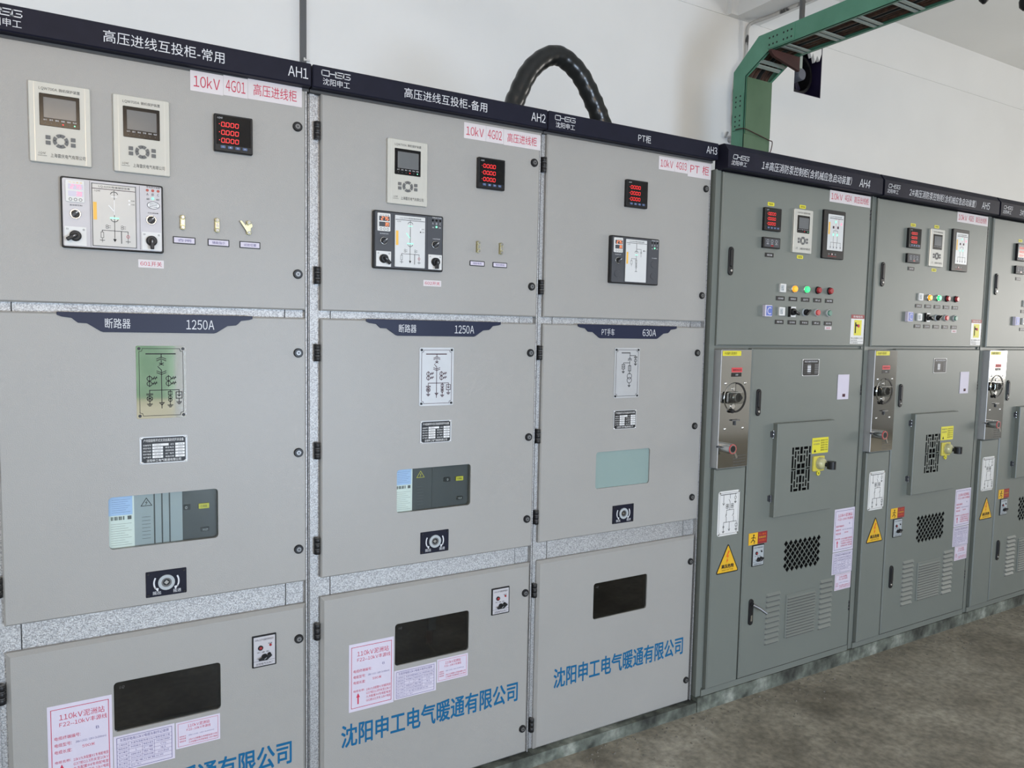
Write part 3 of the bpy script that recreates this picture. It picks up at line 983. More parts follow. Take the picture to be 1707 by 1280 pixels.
def heater(door, x0, x1, z0, z1, yd, lamp=True):
    w, h = x1-x0, z1-z0
    X = lambda u: x0+w*u
    Z = lambda v: z1-h*v
    b = MB()
    b.plate(x0, x1, z0, z1, yd-.004, yd, 'black', .002, .001)
    b.plate(x0+.004, x1-.004, z0+.004, z1-.004, yd-.0048, yd-.004, 'pale_and_glare_face' if lamp else 'breaker_light', .001)
    y = yd-.0052
    b.text('DXN-12户内高压带电显示', X(.12), X(.88), Z(.17), Z(.1), y, 'black_ink')
    b.line([(X(.06), Z(.8)), (X(.94), Z(.8))], .0008, y, 'black_ink')
    b.text('沈阳电气元件厂', X(.14), X(.88), Z(.93), Z(.86), y, 'black_ink')
    b.text('电源', X(.66), X(.82), Z(.31), Z(.26), y, 'black_ink')
    b.cyl(X(.34), Z(.39), yd-.008, yd-.004, .0075, 'black', 16)
    b.dome(X(.34), Z(.39), yd-.008, .0045, .003, 'red_lens', 12, 3)
    b.cyl(X(.75), Z(.34), yd-.008, yd-.004, .0035, 'red_lens' if lamp else 'black', 12)
    b.cyl(X(.70), Z(.62), yd-.010, yd-.004, .005, 'black', 12)
    b.text('断 通 断', X(.2), X(.7), Z(.55), Z(.51), y, 'black_ink')
    b.cyl(X(.5), Z(.68), yd-.014, yd-.004, .0085, 'black', 18)
    b.poly([(X(.22), Z(.70)), (X(.74), Z(.58)), (X(.78), Z(.62)), (X(.56), Z(.74)), (X(.24), Z(.73))], yd-.020, yd-.012, 'black')
    b.line([(X(.46), Z(.70)), (X(.54), Z(.66))], .001, yd-.0203, 'silver_print')
    return b.build('charge_indicator', door, 'small black framed indicator with a knob')

def sticker_number(door, x0, x1, z0, z1, yd, s, wrinkle=False):
    q = MB()
    q.plate(x0, x1, z0, z1, yd-.0008, yd, 'sticker_paper', .001)
    m_ = 'red_ink'
    q.text(s, x0+.08*(x1-x0), x0+.92*(x1-x0), z0+.2*(z1-z0), z0+.8*(z1-z0), yd-.0012, m_)
    return q.build('number_sticker', door, 'small white sticker with red characters')

def title_stickers(door, cuts, tops, yd, words, shear=0):
    """three white stickers in a row under the header, each (x0, x1)"""
    for (x0, x1, z0, z1), s in zip(cuts, words):
        q = MB()
        q.plate(x0, x1, z0, z1, yd-.0008, yd, 'sticker_paper', .0008)
        hh = z1-z0
        pad = .10 if len(s) > 3 else .2
        q.text(s, x0+(x1-x0)*pad, x1-(x1-x0)*pad, z0+hh*.22, z1-hh*.2, yd-.0012, 'red_ink')
        q.build('title_sticker', door, 'white sticker reading %s' % s)

def notice_big(door, x0, x1, z0, z1, yd, faint=False):
    w, h = x1-x0, z1-z0
    X = lambda u: x0+w*u
    Z = lambda v: z1-h*v
    q = MB()
    q.plate(x0, x1, z0, z1, yd-.0008, yd, 'notice_paper', .001)
    y = yd-.0012
    q.frame(X(.055), X(.945), Z(.95), Z(.05), .0016, y, 'red_ink' if not faint else 'violet_ink')
    R = 'red_ink'
    q.text('110kV泥洲站', X(.18), X(.88), Z(.195), Z(.115), y, R)
    q.text('F22--10kV丰源线', X(.18), X(.92), Z(.275), Z(.215), y, R)
    q.text('B', X(.74), X(.79), Z(.385), Z(.35), y, 'violet_ink')
    q.text('电缆终端编号:', X(.1), X(.5), Z(.43), Z(.385), y, R)
    q.text('电缆型号:', X(.1), X(.36), Z(.515), Z(.47), y, R)
    q.text('ZRB-YJV22/10KV-3x300mm2', X(.42), X(.9), Z(.51), Z(.48), y, 'violet_ink')
    q.text('电缆长度:', X(.1), X(.36), Z(.60), Z(.555), y, R)
    q.text('590米', X(.52), X(.72), Z(.585), Z(.545), y, R)
    q.text('电缆名称:', X(.1), X(.34), Z(.72), Z(.685), y, R)
    for k, s in enumerate(('10kV九丰配置#1专用配电室', 'G37柜G13开关至10kV', '九丰配置#4专用配电室', 'G02柜G01开关 10kV电缆')):
        q.text(s, X(.38), X(.93), Z(.73+.055*k), Z(.69+.055*k), y, R)
    q.flat([(X(.16), Z(.80)), (X(.20), Z(.735)), (X(.24), Z(.80))], y, R)
    q.rect(X(.185), X(.215), Z(.90), Z(.80), y, R)
    return q.build('cable_notice', door, 'white and red cable notice')

def notice_table(door, x0, x1, z0, z1, yd):
    w, h = x1-x0, z1-z0
    X = lambda u: x0+w*u
    Z = lambda v: z1-h*v
    q = MB()
    q.plate(x0, x1, z0, z1, yd-.0008, yd, 'notice_paper', .001)
    y = yd-.0012
    I = 'violet_ink'
    q.frame(X(.05), X(.95), Z(.95), Z(.06), .0012, y, I)
    q.text('东莞供电局10kV电缆头制作记录牌', X(.10), X(.90), Z(.18), Z(.09), y, I)
    v0, dv = .22, .105
    for k in range(8):
        if k: q.line([(X(.05), Z(v0+dv*(k-1))), (X(.95), Z(v0+dv*(k-1)))], .0006, y, I)
    for u, a, c in ((.24, .22, .95), (.46, .325, .74), (.66, .325, .74)):
        q.line([(X(u), Z(a)), (X(u), Z(c))], .0006, y, I)
    L = ('工程名称', '电缆名称', '运行编号', '生产厂家', '生产日期', '施工单位', '制作人员')
    Rr = ('丰源专用配电室10kV电缆安装工程', '中间接头', '1', '长园电力技术', '2021年5月', '广东电力安装公司', '张工  李工')
    M_ = ('', '电缆头型号', '厂家', '型号', '制作日期', '', '')
    for k in range(7):
        a, c = Z(v0+dv*(k+1)-.03), Z(v0+dv*k+.025)
        if k == 6: a += h*.01
        q.text(L[k], X(.075), X(.22), a, c, y, I)
        q.text(Rr[k], X(.27), X(.92 if k == 0 else .44 if k != 5 else .8), a, c, y, I, fit=k not in (2, 4))
        if M_[k]:
            q.text(M_[k], X(.48), X(.64), a, c, y, I)
            q.text(('', '户内冷缩三芯终端头', 'CYG', 'NLS', '2021年6月')[k], X(.69), X(.92), a, c, y, I, fit=k == 1)
    return q.build('jointing_notice', door, 'white record notice with a small table')

def notice_small(door, x0, x1, z0, z1, yd):
    w, h = x1-x0, z1-z0
    X = lambda u: x0+w*u
    Z = lambda v: z1-h*v
    q = MB()
    q.plate(x0, x1, z0, z1, yd-.0008, yd, 'notice_paper', .001)
    y = yd-.0012
    q.frame(X(.05), X(.95), Z(.93), Z(.07), .0008, y, 'red_ink')
    q.text('110kV泥洲站', X(.26), X(.76), Z(.27), Z(.14), y, 'red_ink')
    q.text('F22--10kV丰源线', X(.24), X(.78), Z(.4), Z(.3), y, 'red_ink')
    q.text('电缆型号', X(.08), X(.22), Z(.59), Z(.54), y, 'red_ink')
    q.text('ZRB-YJV22/10KV-3x300mm2', X(.28), X(.86), Z(.59), Z(.54), y, 'violet_ink')
    q.text('电缆长度', X(.08), X(.22), Z(.68), Z(.62), y, 'red_ink')
    q.text('电缆名称', X(.08), X(.22), Z(.78), Z(.72), y, 'red_ink')
    q.text('10kV九丰配置#1专用配电室G37柜', X(.28), X(.93), Z(.77), Z(.70), y, 'red_ink')
    q.text('九丰配置#4专用配电室 10kV电缆', X(.28), X(.93), Z(.87), Z(.80), y, 'red_ink')
    return q.build('cable_notice', door, 'small white and red cable notice')

# ------------------------------------------------------------------ incoming cabinets AH1, AH2, AH3
KYN = 'incoming switchgear cabinets'
def door_with(par, x0, x1, z0, z1, yf, yb, m, holes=(), b=.004, thin=0.0):
    q = MB()
    q.plate(x0, x1, z0, z1, yf, yb, m, 0, b, holes, thin=thin)
    return q

def kyn(x, no):
    label = {1: 'tall grey cabinet headed AH1 with two pale relays, leftmost of the row',
             2: 'tall grey cabinet headed AH2 with a dark status panel and one pale relay',
             3: 'tall grey cabinet headed AH3 with a frosted window, beside the darker cabinets'}[no]
    P = thing('switchgear_cabinet', label, 'cabinet', (x, 0, 0), KYN)
    gy = .022                                   # plane of the galvanised front frame
    b = MB()
    b.box(.003, .797, gy+.006, 1.5, .045, 2.26, 'galvanised')
    b.box(.0, .003, gy+.02, 1.45, .05, 2.25, 'dark_gap')
    b.box(.003, .040, gy, gy+.006, .045, 2.25, 'galvanised')
    b.box(.006, .020, gy-.006, gy, .045, 2.25, 'galvanised')
    b.box(.785, .797, gy, gy+.006, .045, 2.25, 'galvanised')
    b.box(.7905, .7945, gy-.02, gy, .045, 2.25, 'galvanised')
    for z0, z1 in ((1.60, 1.632), (.735, .83)):
        b.box(.040, .0685, gy, gy+.006, z0, z1, 'galvanised')
        b.box(.0715, .733, gy, gy+.006, z0, z1, 'galvanised')
        b.box(.736, .785, gy, gy+.006, z0, z1, 'galvanised')
        b.box(.0685, .0715, gy+.003, gy+.006, z0, z1, 'dark_gap')
        b.box(.733, .736, gy+.003, gy+.006, z0, z1, 'dark_gap' if no == 1 else 'galvanised')
    b.build('cabinet_body', P, 'speckled galvanised steel body')
    q = MB()
    q.box(.0, .80, -.028, 1.5, .0, .045, 'plinth_steel')
    q.build('plinth', P, 'stained steel plinth')
    # header
    h = MB()
    h.plate(.003, .800, 2.257, 2.320, -.030, .03, 'navy', .004, .003)
    yh = -.0306
    logo(h, .029, .112, 2.2925, 2.3095, yh, 'silver_print')
    h.text('沈阳申工', (.032), .111, 2.268, 2.287, yh, 'silver_print')
    s = {1: '高压进线互投柜-常用', 2: '高压进线互投柜-备用', 3: 'PT柜'}[no]
    if no < 3:
        h.text(s, .281, .566, 2.274, 2.304, yh, 'silver_print')
    else:
        h.text(s, .393, .453, 2.271, 2.299, yh, 'silver_print')
    h.text('AH%d' % no, .734, .790, 2.275, 2.303, yh, 'silver_print')
    h.box(.003, .800, .0, .03, 2.250, 2.257, 'dark_gap')
    h.build('header_board', P, 'navy header board with silver letters')
    dx = .020 if no == 3 else .036              # hinge-side edge of the doors
    # ---- upper door with its instruments
    d = door_with(P, dx, .791, 1.6235, 2.252, 0, gy-.002, 'paint').build('door', P, 'upper door, grey')
    for z in (2.146, 1.727):
        lock(d, .767, z, 0)
        hinge(d, dx-.010, z, 0)
    if no == 1:
        relay(P, .119, .250, 1.966, 2.159, 0, 'left of two')
        relay(P, .300, .431, 1.964, 2.158, 0, 'right of two', leds=False)
        meter(P, .541, .641, 2.047, 2.146, 0, 'below the header')
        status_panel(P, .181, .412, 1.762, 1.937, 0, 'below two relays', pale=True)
        for k, u in enumerate((.464, .551, .634)):
            toggle(d, u-.004, 1.848, 0, k == 2)
            small_tag(d, u, 1.801, 0, .056, .019, ('合闸', '储能指示', '试验位置')[k])
        sticker_number(d, .352, .413, 1.723, 1.744, 0, '601开关')
        title_stickers(d, ((.484, .567, 2.199, 2.252), (.5675, .631, 2.201, 2.254), (.6315, .780, 2.202, 2.2565)), 0, 0, ('10kV', '4G01', '高压进线柜'))
    elif no == 2:
        relay(P, .237, .369, 1.957, 2.153, 0, 'above the status panel')
        meter(P, .547, .647, 2.037, 2.136, 0, 'below the header', ('000.0', '00.00', '000.0'))
        status_panel(P, .192, .423, 1.757, 1.932, 0, 'below a pale relay')
        for k, u in enumerate((.555, .641)):
            toggle(d, u, 1.847, 0)
            small_tag(d, u-.001, 1.793, 0, .055, .017, ('储能电机', '柜内照明')[k])
        sticker_number(d, .363, .425, 1.711, 1.730, 0, '602开关')
        title_stickers(d, ((.499, .579, 2.191, 2.241), (.5795, .645, 2.191, 2.241), (.6455, .790, 2.190, 2.241)), 0, 0, ('10kV', '4G02', '高压进线柜'))
    else:
        meter(P, .361, .462, 2.037, 2.136, 0, 'below the header', ('0000', '0000', '0000'))
        status_panel(P, .295, .524, 1.755, 1.928, 0, 'below the meter', switches=False, kind='transformer')
        title_stickers(d, ((.521, .600, 2.193, 2.242), (.6005, .668, 2.193, 2.242), (.6685, .791, 2.184, 2.245)), 0, 0, ('10kV', '4G03', 'PT 柜'))
    # ---- middle door
    if no == 1:
        wx = (.271, .543, .975, 1.116)
    elif no == 2:
        wx = (.279, .543, .985, 1.125)
    else:
        wx = (.266, .526, .990, 1.128)
    hole = rrect(*wx, .010)
    d = door_with(P, dx, .791, .810 if no < 3 else .817, 1.600, 0, gy-.002, 'paint', [hole]).build('door', P, 'middle door, grey with a window')
    for z in (1.498, 1.203, .911):
        lock(d, .768 if no < 3 else .755, z, 0)
        hinge(d, dx-.010, z, 0)
    pl = MB()
    ox = {1: 0, 2: .008, 3: .0}[no]
    out = [(.166, 1.604), (.166, 1.596), (.176, 1.592), (.198, 1.589), (.208, 1.580), (.212, 1.577), (.232, 1.576), (.262, 1.556), (.268, 1.554),
           (.536, 1.554), (.543, 1.556), (.572, 1.575), (.594, 1.577), (.600, 1.581), (.608, 1.590), (.630, 1.593), (.639, 1.596), (.639, 1.604)]
    pl.poly([(a+ox, c-.002) for a, c in out], -.004, 0, 'navy_plaque', .0008)
    yp = -.0046
    pl.text('PT手车' if no == 3 else '断路器', .272+ox, .331+ox, 1.562, 1.588, yp, 'silver_print')
    pl.text('630A' if no == 3 else '1250A', .466+ox, (.532 if no == 3 else .537)+ox, 1.562, 1.588, yp, 'silver_print')
    pl.build('title_plaque', d, 'navy stepped title plaque')
    if no == 1:
        line_plate(d, .342, .464, 1.322, 1.517, 0, 'feeder', 'mirror_plate', 'black_ink')
        nameplate(d, .347, .465, 1.199, 1.273, 0)
        crank_plate(d, .356, .458, .831, .902, 0)
    elif no == 2:
        line_plate(d, .352, .473, 1.327, 1.515, 0, 'feeder')
        nameplate(d, .357, .468, 1.205, 1.278, 0)
        crank_plate(d, .362, .463, .840, .912, 0)
    else:
        line_plate(d, .338, .458, 1.328, 1.517, 0, 'transformer', ink='black_ink')
        nameplate(d, .341, .451, 1.209, 1.282, 0)
        crank_plate(d, .350, .452, .847, .917, 0)
    # window and what stands behind it
    w0, w1, v0, v1 = wx
    g = MB()
    if no == 3:
        g.plate(w0, w1, v0, v1, .006, .010, 'frosted', .010)
        g.build('window_pane', d, 'frosted pale green window pane')
    else:
        g.plate(w0-.004, w1+.004, v0-.004, v1+.004, .006, .009, 'glass', .010)
        g.build('window_pane', d, 'clear window pane')
        t = MB()
        ya = .0195
        H = v1-v0
        ww = w1-w0
        t.box(w0-.003, w1+.003, ya, ya+.001, v0-.003, v1+.003, 'breaker_grey')
        t.box(w0-.003, w0+ww*.225, ya-.004, ya, v0-.003, v1+.003, 'paper_white')
        c2 = .665 if no == 1 else .55
        lite = 'breaker_light' if no == 1 else 'breaker_grey'
        t.box(w0+ww*.225, w0+ww*c2, ya-.003, ya, v0-.003, v1+.003, lite)
        for u in ((.40, .47, .54) if no == 1 else (.49,)):
            t.box(w0+ww*u, w0+ww*(u+.012), ya-.0045, ya-.003, v0-.003, v1+.003, 'breaker_grey')
        ye = ya-.0046
        t.rect(w0, w0+ww*.21, v0+H*.62, v1-.002, ye, 'paper_blue')
        for k in range(7):
            t.line([(w0+ww*.03, v1-H*(.08+.04*k)), (w0+ww*(.19-.02*(k % 3)), v1-H*(.08+.04*k))], .0006, ye-.0003, 'violet_ink')
        for k in range(16):
            if k % 5 != 3:
                t.rect(w0+ww*(.02+.0075*k), w0+ww*(.0245+.0075*k), v0+H*.53, v0+H*.60, ye, 'black_ink')
        t.rect(w0+ww*.165, w0+ww*.2, v0+H*.53, v0+H*.60, ye, 'grey_key')
        for k in range(10):
            t.line([(w0+ww*.02, v0+H*(.05+.045*k)), (w0+ww*(.2-.03*(k % 3)), v0+H*(.05+.045*k))], .0006, ye, 'grey_key')
        tx, tz = w0+ww*.335, v0+H*.82
        R_ = .0125
        tri = [(tx, tz+R_), (tx-R_*1.05, tz-R_*.7), (tx+R_*1.05, tz-R_*.7)]
        ink = 'black_ink' if no == 1 else 'yellow'
        t.line(tri+tri[:1], .0016, ya-.0036, ink)
        t.line([(tx+.002, tz+.005), (tx-.002, tz), (tx+.002, tz), (tx-.002, tz-.006)], .0012, ya-.0036, ink)
        for k in range(7):
            t.line([(tx-.011, v0+H*(.12+.07*k)), (tx+.009, v0+H*(.12+.07*k))], .0009, ya-.0036, 'breaker_grey' if no == 1 else 'grey_key')
        # control face of the breaker
        t.plate(w0+ww*.655 if no == 2 else w0+ww*.68, w0+ww*(.66+.08), v0+H*.60, v0+H*.70, ya-.006, ya, 'black', .001)
        t.text('O', w0+ww*.69, w0+ww*.71, v0+H*.625, v0+H*.675, ya-.0065, 'white_print')
        t.plate(w0+ww*.82, w0+ww*.92, v0+H*.60, v0+H*.70, ya-.006, ya, 'yellow', .001)
        t.text('已储能', w0+ww*.835, w0+ww*.90, v0+H*.625, v0+H*.675, ya-.0065, 'black_ink')
        t.plate(w0+ww*.84, w0+ww*.92, v0+H*.13, v0+H*.21, ya-.005, ya, 'black', .001)
        t.text('00125', w0+ww*.855, w0+ww*.905, v0+H*.15, v0+H*.19, ya-.0055, 'white_print')
        t.build('breaker_face', P, 'control face of the breaker behind the window')
    # ---- lower door
    ld = (dx, .791 if no < 3 else .786, .042, .738 if no == 1 else .748)
    wx = {1: (.274, .545, .471, .610), 2: (.277, .545, .480, .620), 3: (.272, .534, .487, .627)}[no]
    hole = rrect(*wx, .010)
    d = door_with(P, *ld, 0, gy-.002, 'paint', [hole], b=.010).build('door', P, 'lower door, grey with a dark window')
    for z in ((.635, .14) if no == 1 else (.643, .14)):
        lock(d, .768 if no < 3 else .761, z, 0)
        hinge(d, dx-.010, z, 0)
    g = MB()
    g.plate(wx[0]-.004, wx[1]+.004, wx[2]-.004, wx[3]+.004, .005, .009, 'smoked_glass', .010)
    g.plate(wx[0]+.001, wx[1]-.001, wx[2]+.001, wx[3]-.001, .0185, .0195, 'dark_pane', .010)
    if no == 2:
        g.box(wx[0]+.125, wx[0]+.150, .0115, .0185, wx[3]-.05, wx[3]-.004, 'breaker_light')
        g.box(wx[0]+.118, wx[0]+.140, .0125, .0185, wx[3]-.095, wx[3]-.05, 'dark_red')
        g.poly([(wx[0]+.125, wx[3]-.098), (wx[0]+.128, wx[3]-.096), (wx[0]+.150, wx[3]-.125), (wx[0]+.147, wx[3]-.127)], .012, .0185, 'brass')
    g.text('LQ', wx[0]+.014, wx[0]+.026, wx[3]-.022, wx[3]-.014, .0046, 'grey_key', .3)
    g.build('window_pane', d, 'dark window pane')
    if no == 1:
        heater(d, .632, .701, .572, .668, 0)
        notice_big(d, .121, .269, .360, .580, 0)
        notice_table(d, .271, .422, .358, .460, 0)
        notice_small(d, .425, .542, .382, .459, 0)
    elif no == 2:
        heater(d, .631, .702, .585, .680, 0)
        notice_big(d, .124, .273, .362, .582, 0)
        notice_table(d, .275, .424, .366, .464, 0)
        notice_small(d, .427, .543, .390, .470, 0)
    q = MB()
    q.text('沈阳申工电气暖通有限公司', .101, .745 if no < 3 else .737, .251 if no < 3 else .258, .324 if no < 3 else .332, -.0005, 'blue_ink', 0, .0011)
    q.build('company_lettering', d, 'blue company lettering')
    return P

kyn(-.8, 1)
kyn(0, 2)
kyn(.8, 3)

# ------------------------------------------------------------------ pump control cabinets AH4, AH5, AH6
PUMP = 'pump control cabinets'
def recess_handle(door, x, z0, z1, yd, lever=False):
    q = MB()
    q.plate(x-.0135, x+.0135, z0, z1, yd-.006, yd, 'black', .013, .002)
    if lever:
        q.cyl(x, z1-.022, yd-.014, yd-.005, .009, 'black', 16)
        q.tube([(x, yd-.014, z1-.022), (x+.020, yd-.032, z1-.034), (x+.046, yd-.050, z1-.056)], [.007, .007, .006], 'lock_metal', 10)
        q.plate(x-.005, x+.005, z0+.018, z0+.045, yd-.008, yd-.005, 'chrome', .002)
    else:
        q.plate(x-.008, x+.008, z0+.034, z1-.008, yd-.010, yd-.005, 'black', .007, .002)
        q.cyl(x, z0+.019, yd-.009, yd-.005, .0055, 'chrome', 12)
    return q.build('door_handle', door, 'black door handle' + (' with its metal lever pulled out' if lever else ''))

def pump(x, no):
    label = {4: 'darker grey control cabinet headed AH4, its bottom handle pulled out',
             5: 'darker grey control cabinet headed AH5, between AH4 and AH6',
             6: 'darker grey control cabinet past AH5, farthest in the row'}[no]
    P = thing('pump_control_cabinet', label, 'cabinet', (x, 0, 0), PUMP)
    yd = -.030
    b = MB()
    b.box(-.026, .972, -.006, 1.5, .062, 2.225, 'paint_dark')
    b.box(-.026, .002, -.016, -.006, .062, 2.225, 'paint_dark')
    b.box(.955, .972, -.012, -.006, .062, 2.225, 'paint_dark')
    b.box(.0, .96, -.022, -.006, .062, .088, 'paint_dark')
    b.build('cabinet_body', P, 'grey steel body')
    MB().box(-.026, .972, -.028, 1.5, 0, .062, 'plinth_steel').build('plinth', P, 'stained steel plinth')
    # header: a hood whose top edge slopes back
    h = MB()
    prof = [(.0, 2.222), (-.066, 2.222), (-.069, 2.226), (-.069, 2.292), (-.064, 2.297), (-.050, 2.318), (-.045, 2.320), (.0, 2.320)]
    n = len(prof)
    X0, X1 = -.018, .966
    vs = [(X0, y, z) for y, z in prof] + [(X1, y, z) for y, z in prof]
    h.add(vs, [(k, (k+1) % n, n+(k+1) % n, n+k) for k in range(n)] + [tuple(range(n)), tuple(range(2*n-1, n-1, -1))], 'navy')
    yh = -.0698
    sh = .22
    logo(h, .008, .094, 2.260, 2.278, yh, 'silver_print', sh)
    h.text('沈阳申工', -.001, .086, 2.236, 2.255, yh, 'silver_print', sh)
    t = {4: '1#高压消防泵控制柜(含机械应急启动装置)', 5: '2#高压消防泵控制柜(含机械应急启动装置)', 6: '3#高压消防泵控制柜(含机械应急启动装置)'}[no]
    h.text(t, .170, .742, 2.238, 2.275, yh, 'silver_print', sh)
    h.text('AH%d' % no, .795, .872, 2.240, 2.275, yh, 'silver_print', sh)
    h.build('header_board', P, 'navy header board with silver letters')
    # ---- upper door
    d = door_with(P, .003, .945, 1.529, 2.218, yd, -.008, 'paint_dark', b=.005).build('door', P, 'upper door, grey')
    for z in (2.135, 1.605):
        hinge(d, .953, z, yd+.006, .048, .007)
    recess_handle(d, .058, 1.812, 1.926, yd)
    title_stickers(d, ((.650, .748, 2.166, 2.216), (.7485, .806, 2.166, 2.216), (.8065, .938, 2.165, 2.216)), 0, yd, ('10kV', '4G0%d' % no, '高压出线柜'))
    meter(P, .232, .332, 2.006, 2.100, yd, 'above the small controller', ('0.000', '0.000', '0.000'))
    relay(P, .415, .535, 1.928, 2.112, yd, 'between meter and screen', leds=no == 4)
    # small controller
    q = MB()
    q.plate(.232, .334, 1.935, 1.979, yd-.012, yd, 'black', .002, .0015)
    q.rect(.238, .328, 1.940, 1.974, yd-.0124, 'charcoal')
    for k in range(3):
        q.arc(.256+.026*k, 1.963, .006, .001, yd-.0128, 'silver_print', n=12)
        q.text(('储能', '加热', '故障')[k], .249+.026*k, .263+.026*k, 1.950, 1.954, yd-.0128, 'silver_print')
    q.rect(.276, .292, 1.942, 1.948, yd-.0128, 'red_lens')
    q.build('heater_controller', P, 'small black controller below the meter')
    small_tag(d, .282, 1.908, yd, .050, .017, '温控器', False)
    for X_, Z_, s in ((.279, 2.117, '电能表'), (.476, 2.125, '保护器'), (.474, 1.912, '保护器')):
        q = MB()
        q.plate(X_-.020, X_+.020, Z_-.0075, Z_+.0075, yd-.0008, yd, 'yellow', .004)
        q.text(s, X_-.013, X_+.013, Z_-.004, Z_+.004, yd-.0012, 'black_ink')
        q.build('yellow_label', d, 'small yellow label')
    # tall status screen
    q = MB()
    q.plate(.607, .752, 1.916, 2.127, yd-.012, yd, 'black', .004, .002)
    for k in range(3):
        q.arc(.648+.022*k, 1.936, .003, .0008, yd-.0124, 'silver_print' if k != 1 else 'pink_glow', n=10)
    q.flat(ell(.670, 1.936, .003, n=10), yd-.0127, 'white_print')
    q.text('公司状态显示', .640, .700, 1.925, 1.929, yd-.0124, 'label_red')
    o = q.build('status_panel', P, 'tall black status panel with a white lit diagram')
    q = MB()
    a0, a1, c0, c1 = .632, .738, 1.953, 2.109
    q.plate(a0, a1, c0, c1, yd-.0134, yd-.012, 'mimic_white', .002)
    ys = yd-.0138
    U = lambda u: a0+(a1-a0)*u
    V = lambda v: c1-(c1-c0)*v
    q.text('LQ-6200智能操控装置', U(.1), U(.86), V(.08), V(.045), ys, 'black_ink')
    q.line([(U(.1), V(.11)), (U(.94), V(.11))], .0022, ys, 'black_ink')
    q.rect(U(.03), U(.13), V(.56), V(.22), ys, 'orange_label')
    q.line([(U(.5), V(.11)), (U(.5), V(.45))], .0012, ys, 'red_ink')
    q.line([(U(.68), V(.12)), (U(.68), V(.3))], .0016, ys, 'red_ink')
    for u in (.35, .64):
        q.rect(U(u-.05), U(u+.05), V(.39), V(.32), ys, 'maroon_ink')
    q.line([(U(.37), V(.78)), (U(.37), V(.45)), (U(.63), V(.45)), (U(.63), V(.78))], .0013, ys, 'black_ink')
    q.line([(U(.2), V(.82)), (U(.2), V(.78)), (U(.84), V(.78)), (U(.84), V(.82))], .0013, ys, 'black_ink')
    for u in (.2, .4, .6, .84):
        q.line([(U(u), V(.78)), (U(u), V(.95))], .0013, ys, 'maroon_ink')
        q.flat([(U(u-.035), V(.90)), (U(u), V(.945)), (U(u+.035), V(.90))], ys-.0002, 'black_ink')
    for u, v, m_ in ((.48, .2, 'green_glow'), (.84, .25, 'pink_glow'), (.35, .56, 'green_glow'), (.6, .56, 'green_glow')):
        q.flat(ell(U(u), V(v), .0045, .006, 14), ys-.0004, m_)
    q.build('mimic_screen', o, 'white lit screen')
    # lamps, switches and buttons in two rows, each above its tag
    def tags(z, L):
        for k, s in enumerate(L):
            small_tag(d, .362+.080*k, z, yd, .052, .018, s, False)
    tags(1.731, ('试验电源', '电源指示', '运行', '停止', '故障'))
    tags(1.631, ('照明', '远方就地', '手自动', '停止', '启动'))
    def lamp(xx, zz, m_, lab):
        q = MB()
        q.cyl(xx, zz, yd-.006, yd, .0165, 'chrome' if m_ != 'red_lens' else 'black', 20)
        q.cyl(xx, zz, yd-.016, yd-.005, .0135, m_, 20, b=.003)
        q.build('indicator_lamp', d, lab)
    lamp(.442, 1.774, 'amber_lamp', 'lit amber lamp')
    lamp(.521, 1.775, 'green_lamp', 'lit green lamp')
    lamp(.600, 1.775, 'red_lens', 'dark red lamp')
    lamp(.680, 1.775, 'red_lens', 'dark red lamp')
    for zz in (1.775, 1.676):
        q = MB()
        q.plate(.352, .388, zz-.018, zz+.018, yd-.008, yd, 'white_plastic', .002, .001)
        q.rect(.356, .374, zz-.012, zz+.012, yd-.0084, 'breaker_light')
        q.flat(ell(.361, zz+.002, .002, n=8), yd-.0088, 'grey_key')
        q.flat(ell(.368, zz-.007, .002, n=8), yd-.0088, 'grey_key')
        q.build('rocker_switch', d, 'white square switch')
    q = MB()
    q.plate(.258, .300, 1.652, 1.700, yd-.014, yd, 'notice_paper', .002, .001)
    q.plate(.265, .300, 1.656, 1.696, yd-.0148, yd-.014, 'timer_blue', .001)
    q.arc(.284, 1.676, .013, .004, yd-.0153, 'notice_paper', .9, 2*PI-.9)
    q.build('timer_dial', d, 'blue and white timer dial')
    handle_knob(d, .440, 1.676, yd, -.4, .0145, (.420, .462, 1.654, 1.698), 'selector_switch', True)
    q = MB()
    q.cyl(.521, 1.676, yd-.006, yd, .0165, 'breaker_light', 20)
    q.cyl(.521, 1.676, yd-.018, yd-.005, .0135, 'black', 20)
    q.poly([(.507, 1.671), (.511, 1.667), (.536, 1.683), (.532, 1.688)], yd-.026, yd-.016, 'black')
    q.build('rotary_knob', d, 'black rotary knob')
    for xx, m_, lab in ((.600, 'red_button', 'red push button'), (.680, 'green_button', 'green push button')):
        q = MB()
        q.cyl(xx, 1.677, yd-.006, yd, .0165, 'brushed_plate', 20)
        q.cyl(xx, 1.677, yd-.014, yd-.005, .0125, m_, 20)
        q.build('push_button', d, lab)
    q = MB()
    q.plate(.662, .708, 1.603, 1.618, yd-.0008, yd, 'sticker_paper', .001)
    q.text('消防泵', .670, .700, 1.606, 1.615, yd-.0012, 'red_ink')
    q.build('small_sticker', d, 'small white sticker')
    q = MB()
    q.plate(.844, .941, 1.541, 1.675, yd-.0008, yd, 'white_plastic', .001)
    y = yd-.0012
    q.rect(.844, .941, 1.657, 1.675, y, 'dark_red')
    q.rect(.868, .922, 1.580, 1.651, y, 'yellow')
    q.text('有电危险', .858, .927, 1.661, 1.671, y-.0003, 'white_print')
    q.rect(.874, .882, 1.590, 1.640, y-.0003, 'black_ink')
    q.flat([(.882, 1.632), (.906, 1.628), (.908, 1.617), (.882, 1.622)], y-.0003, 'black_ink')
    q.flat(ell(.900, 1.624, .008, n=10), y-.0006, 'red_ink')
    q.text('禁止合闸有人工作', .849, .934, 1.563, 1.571, y, 'black_ink')
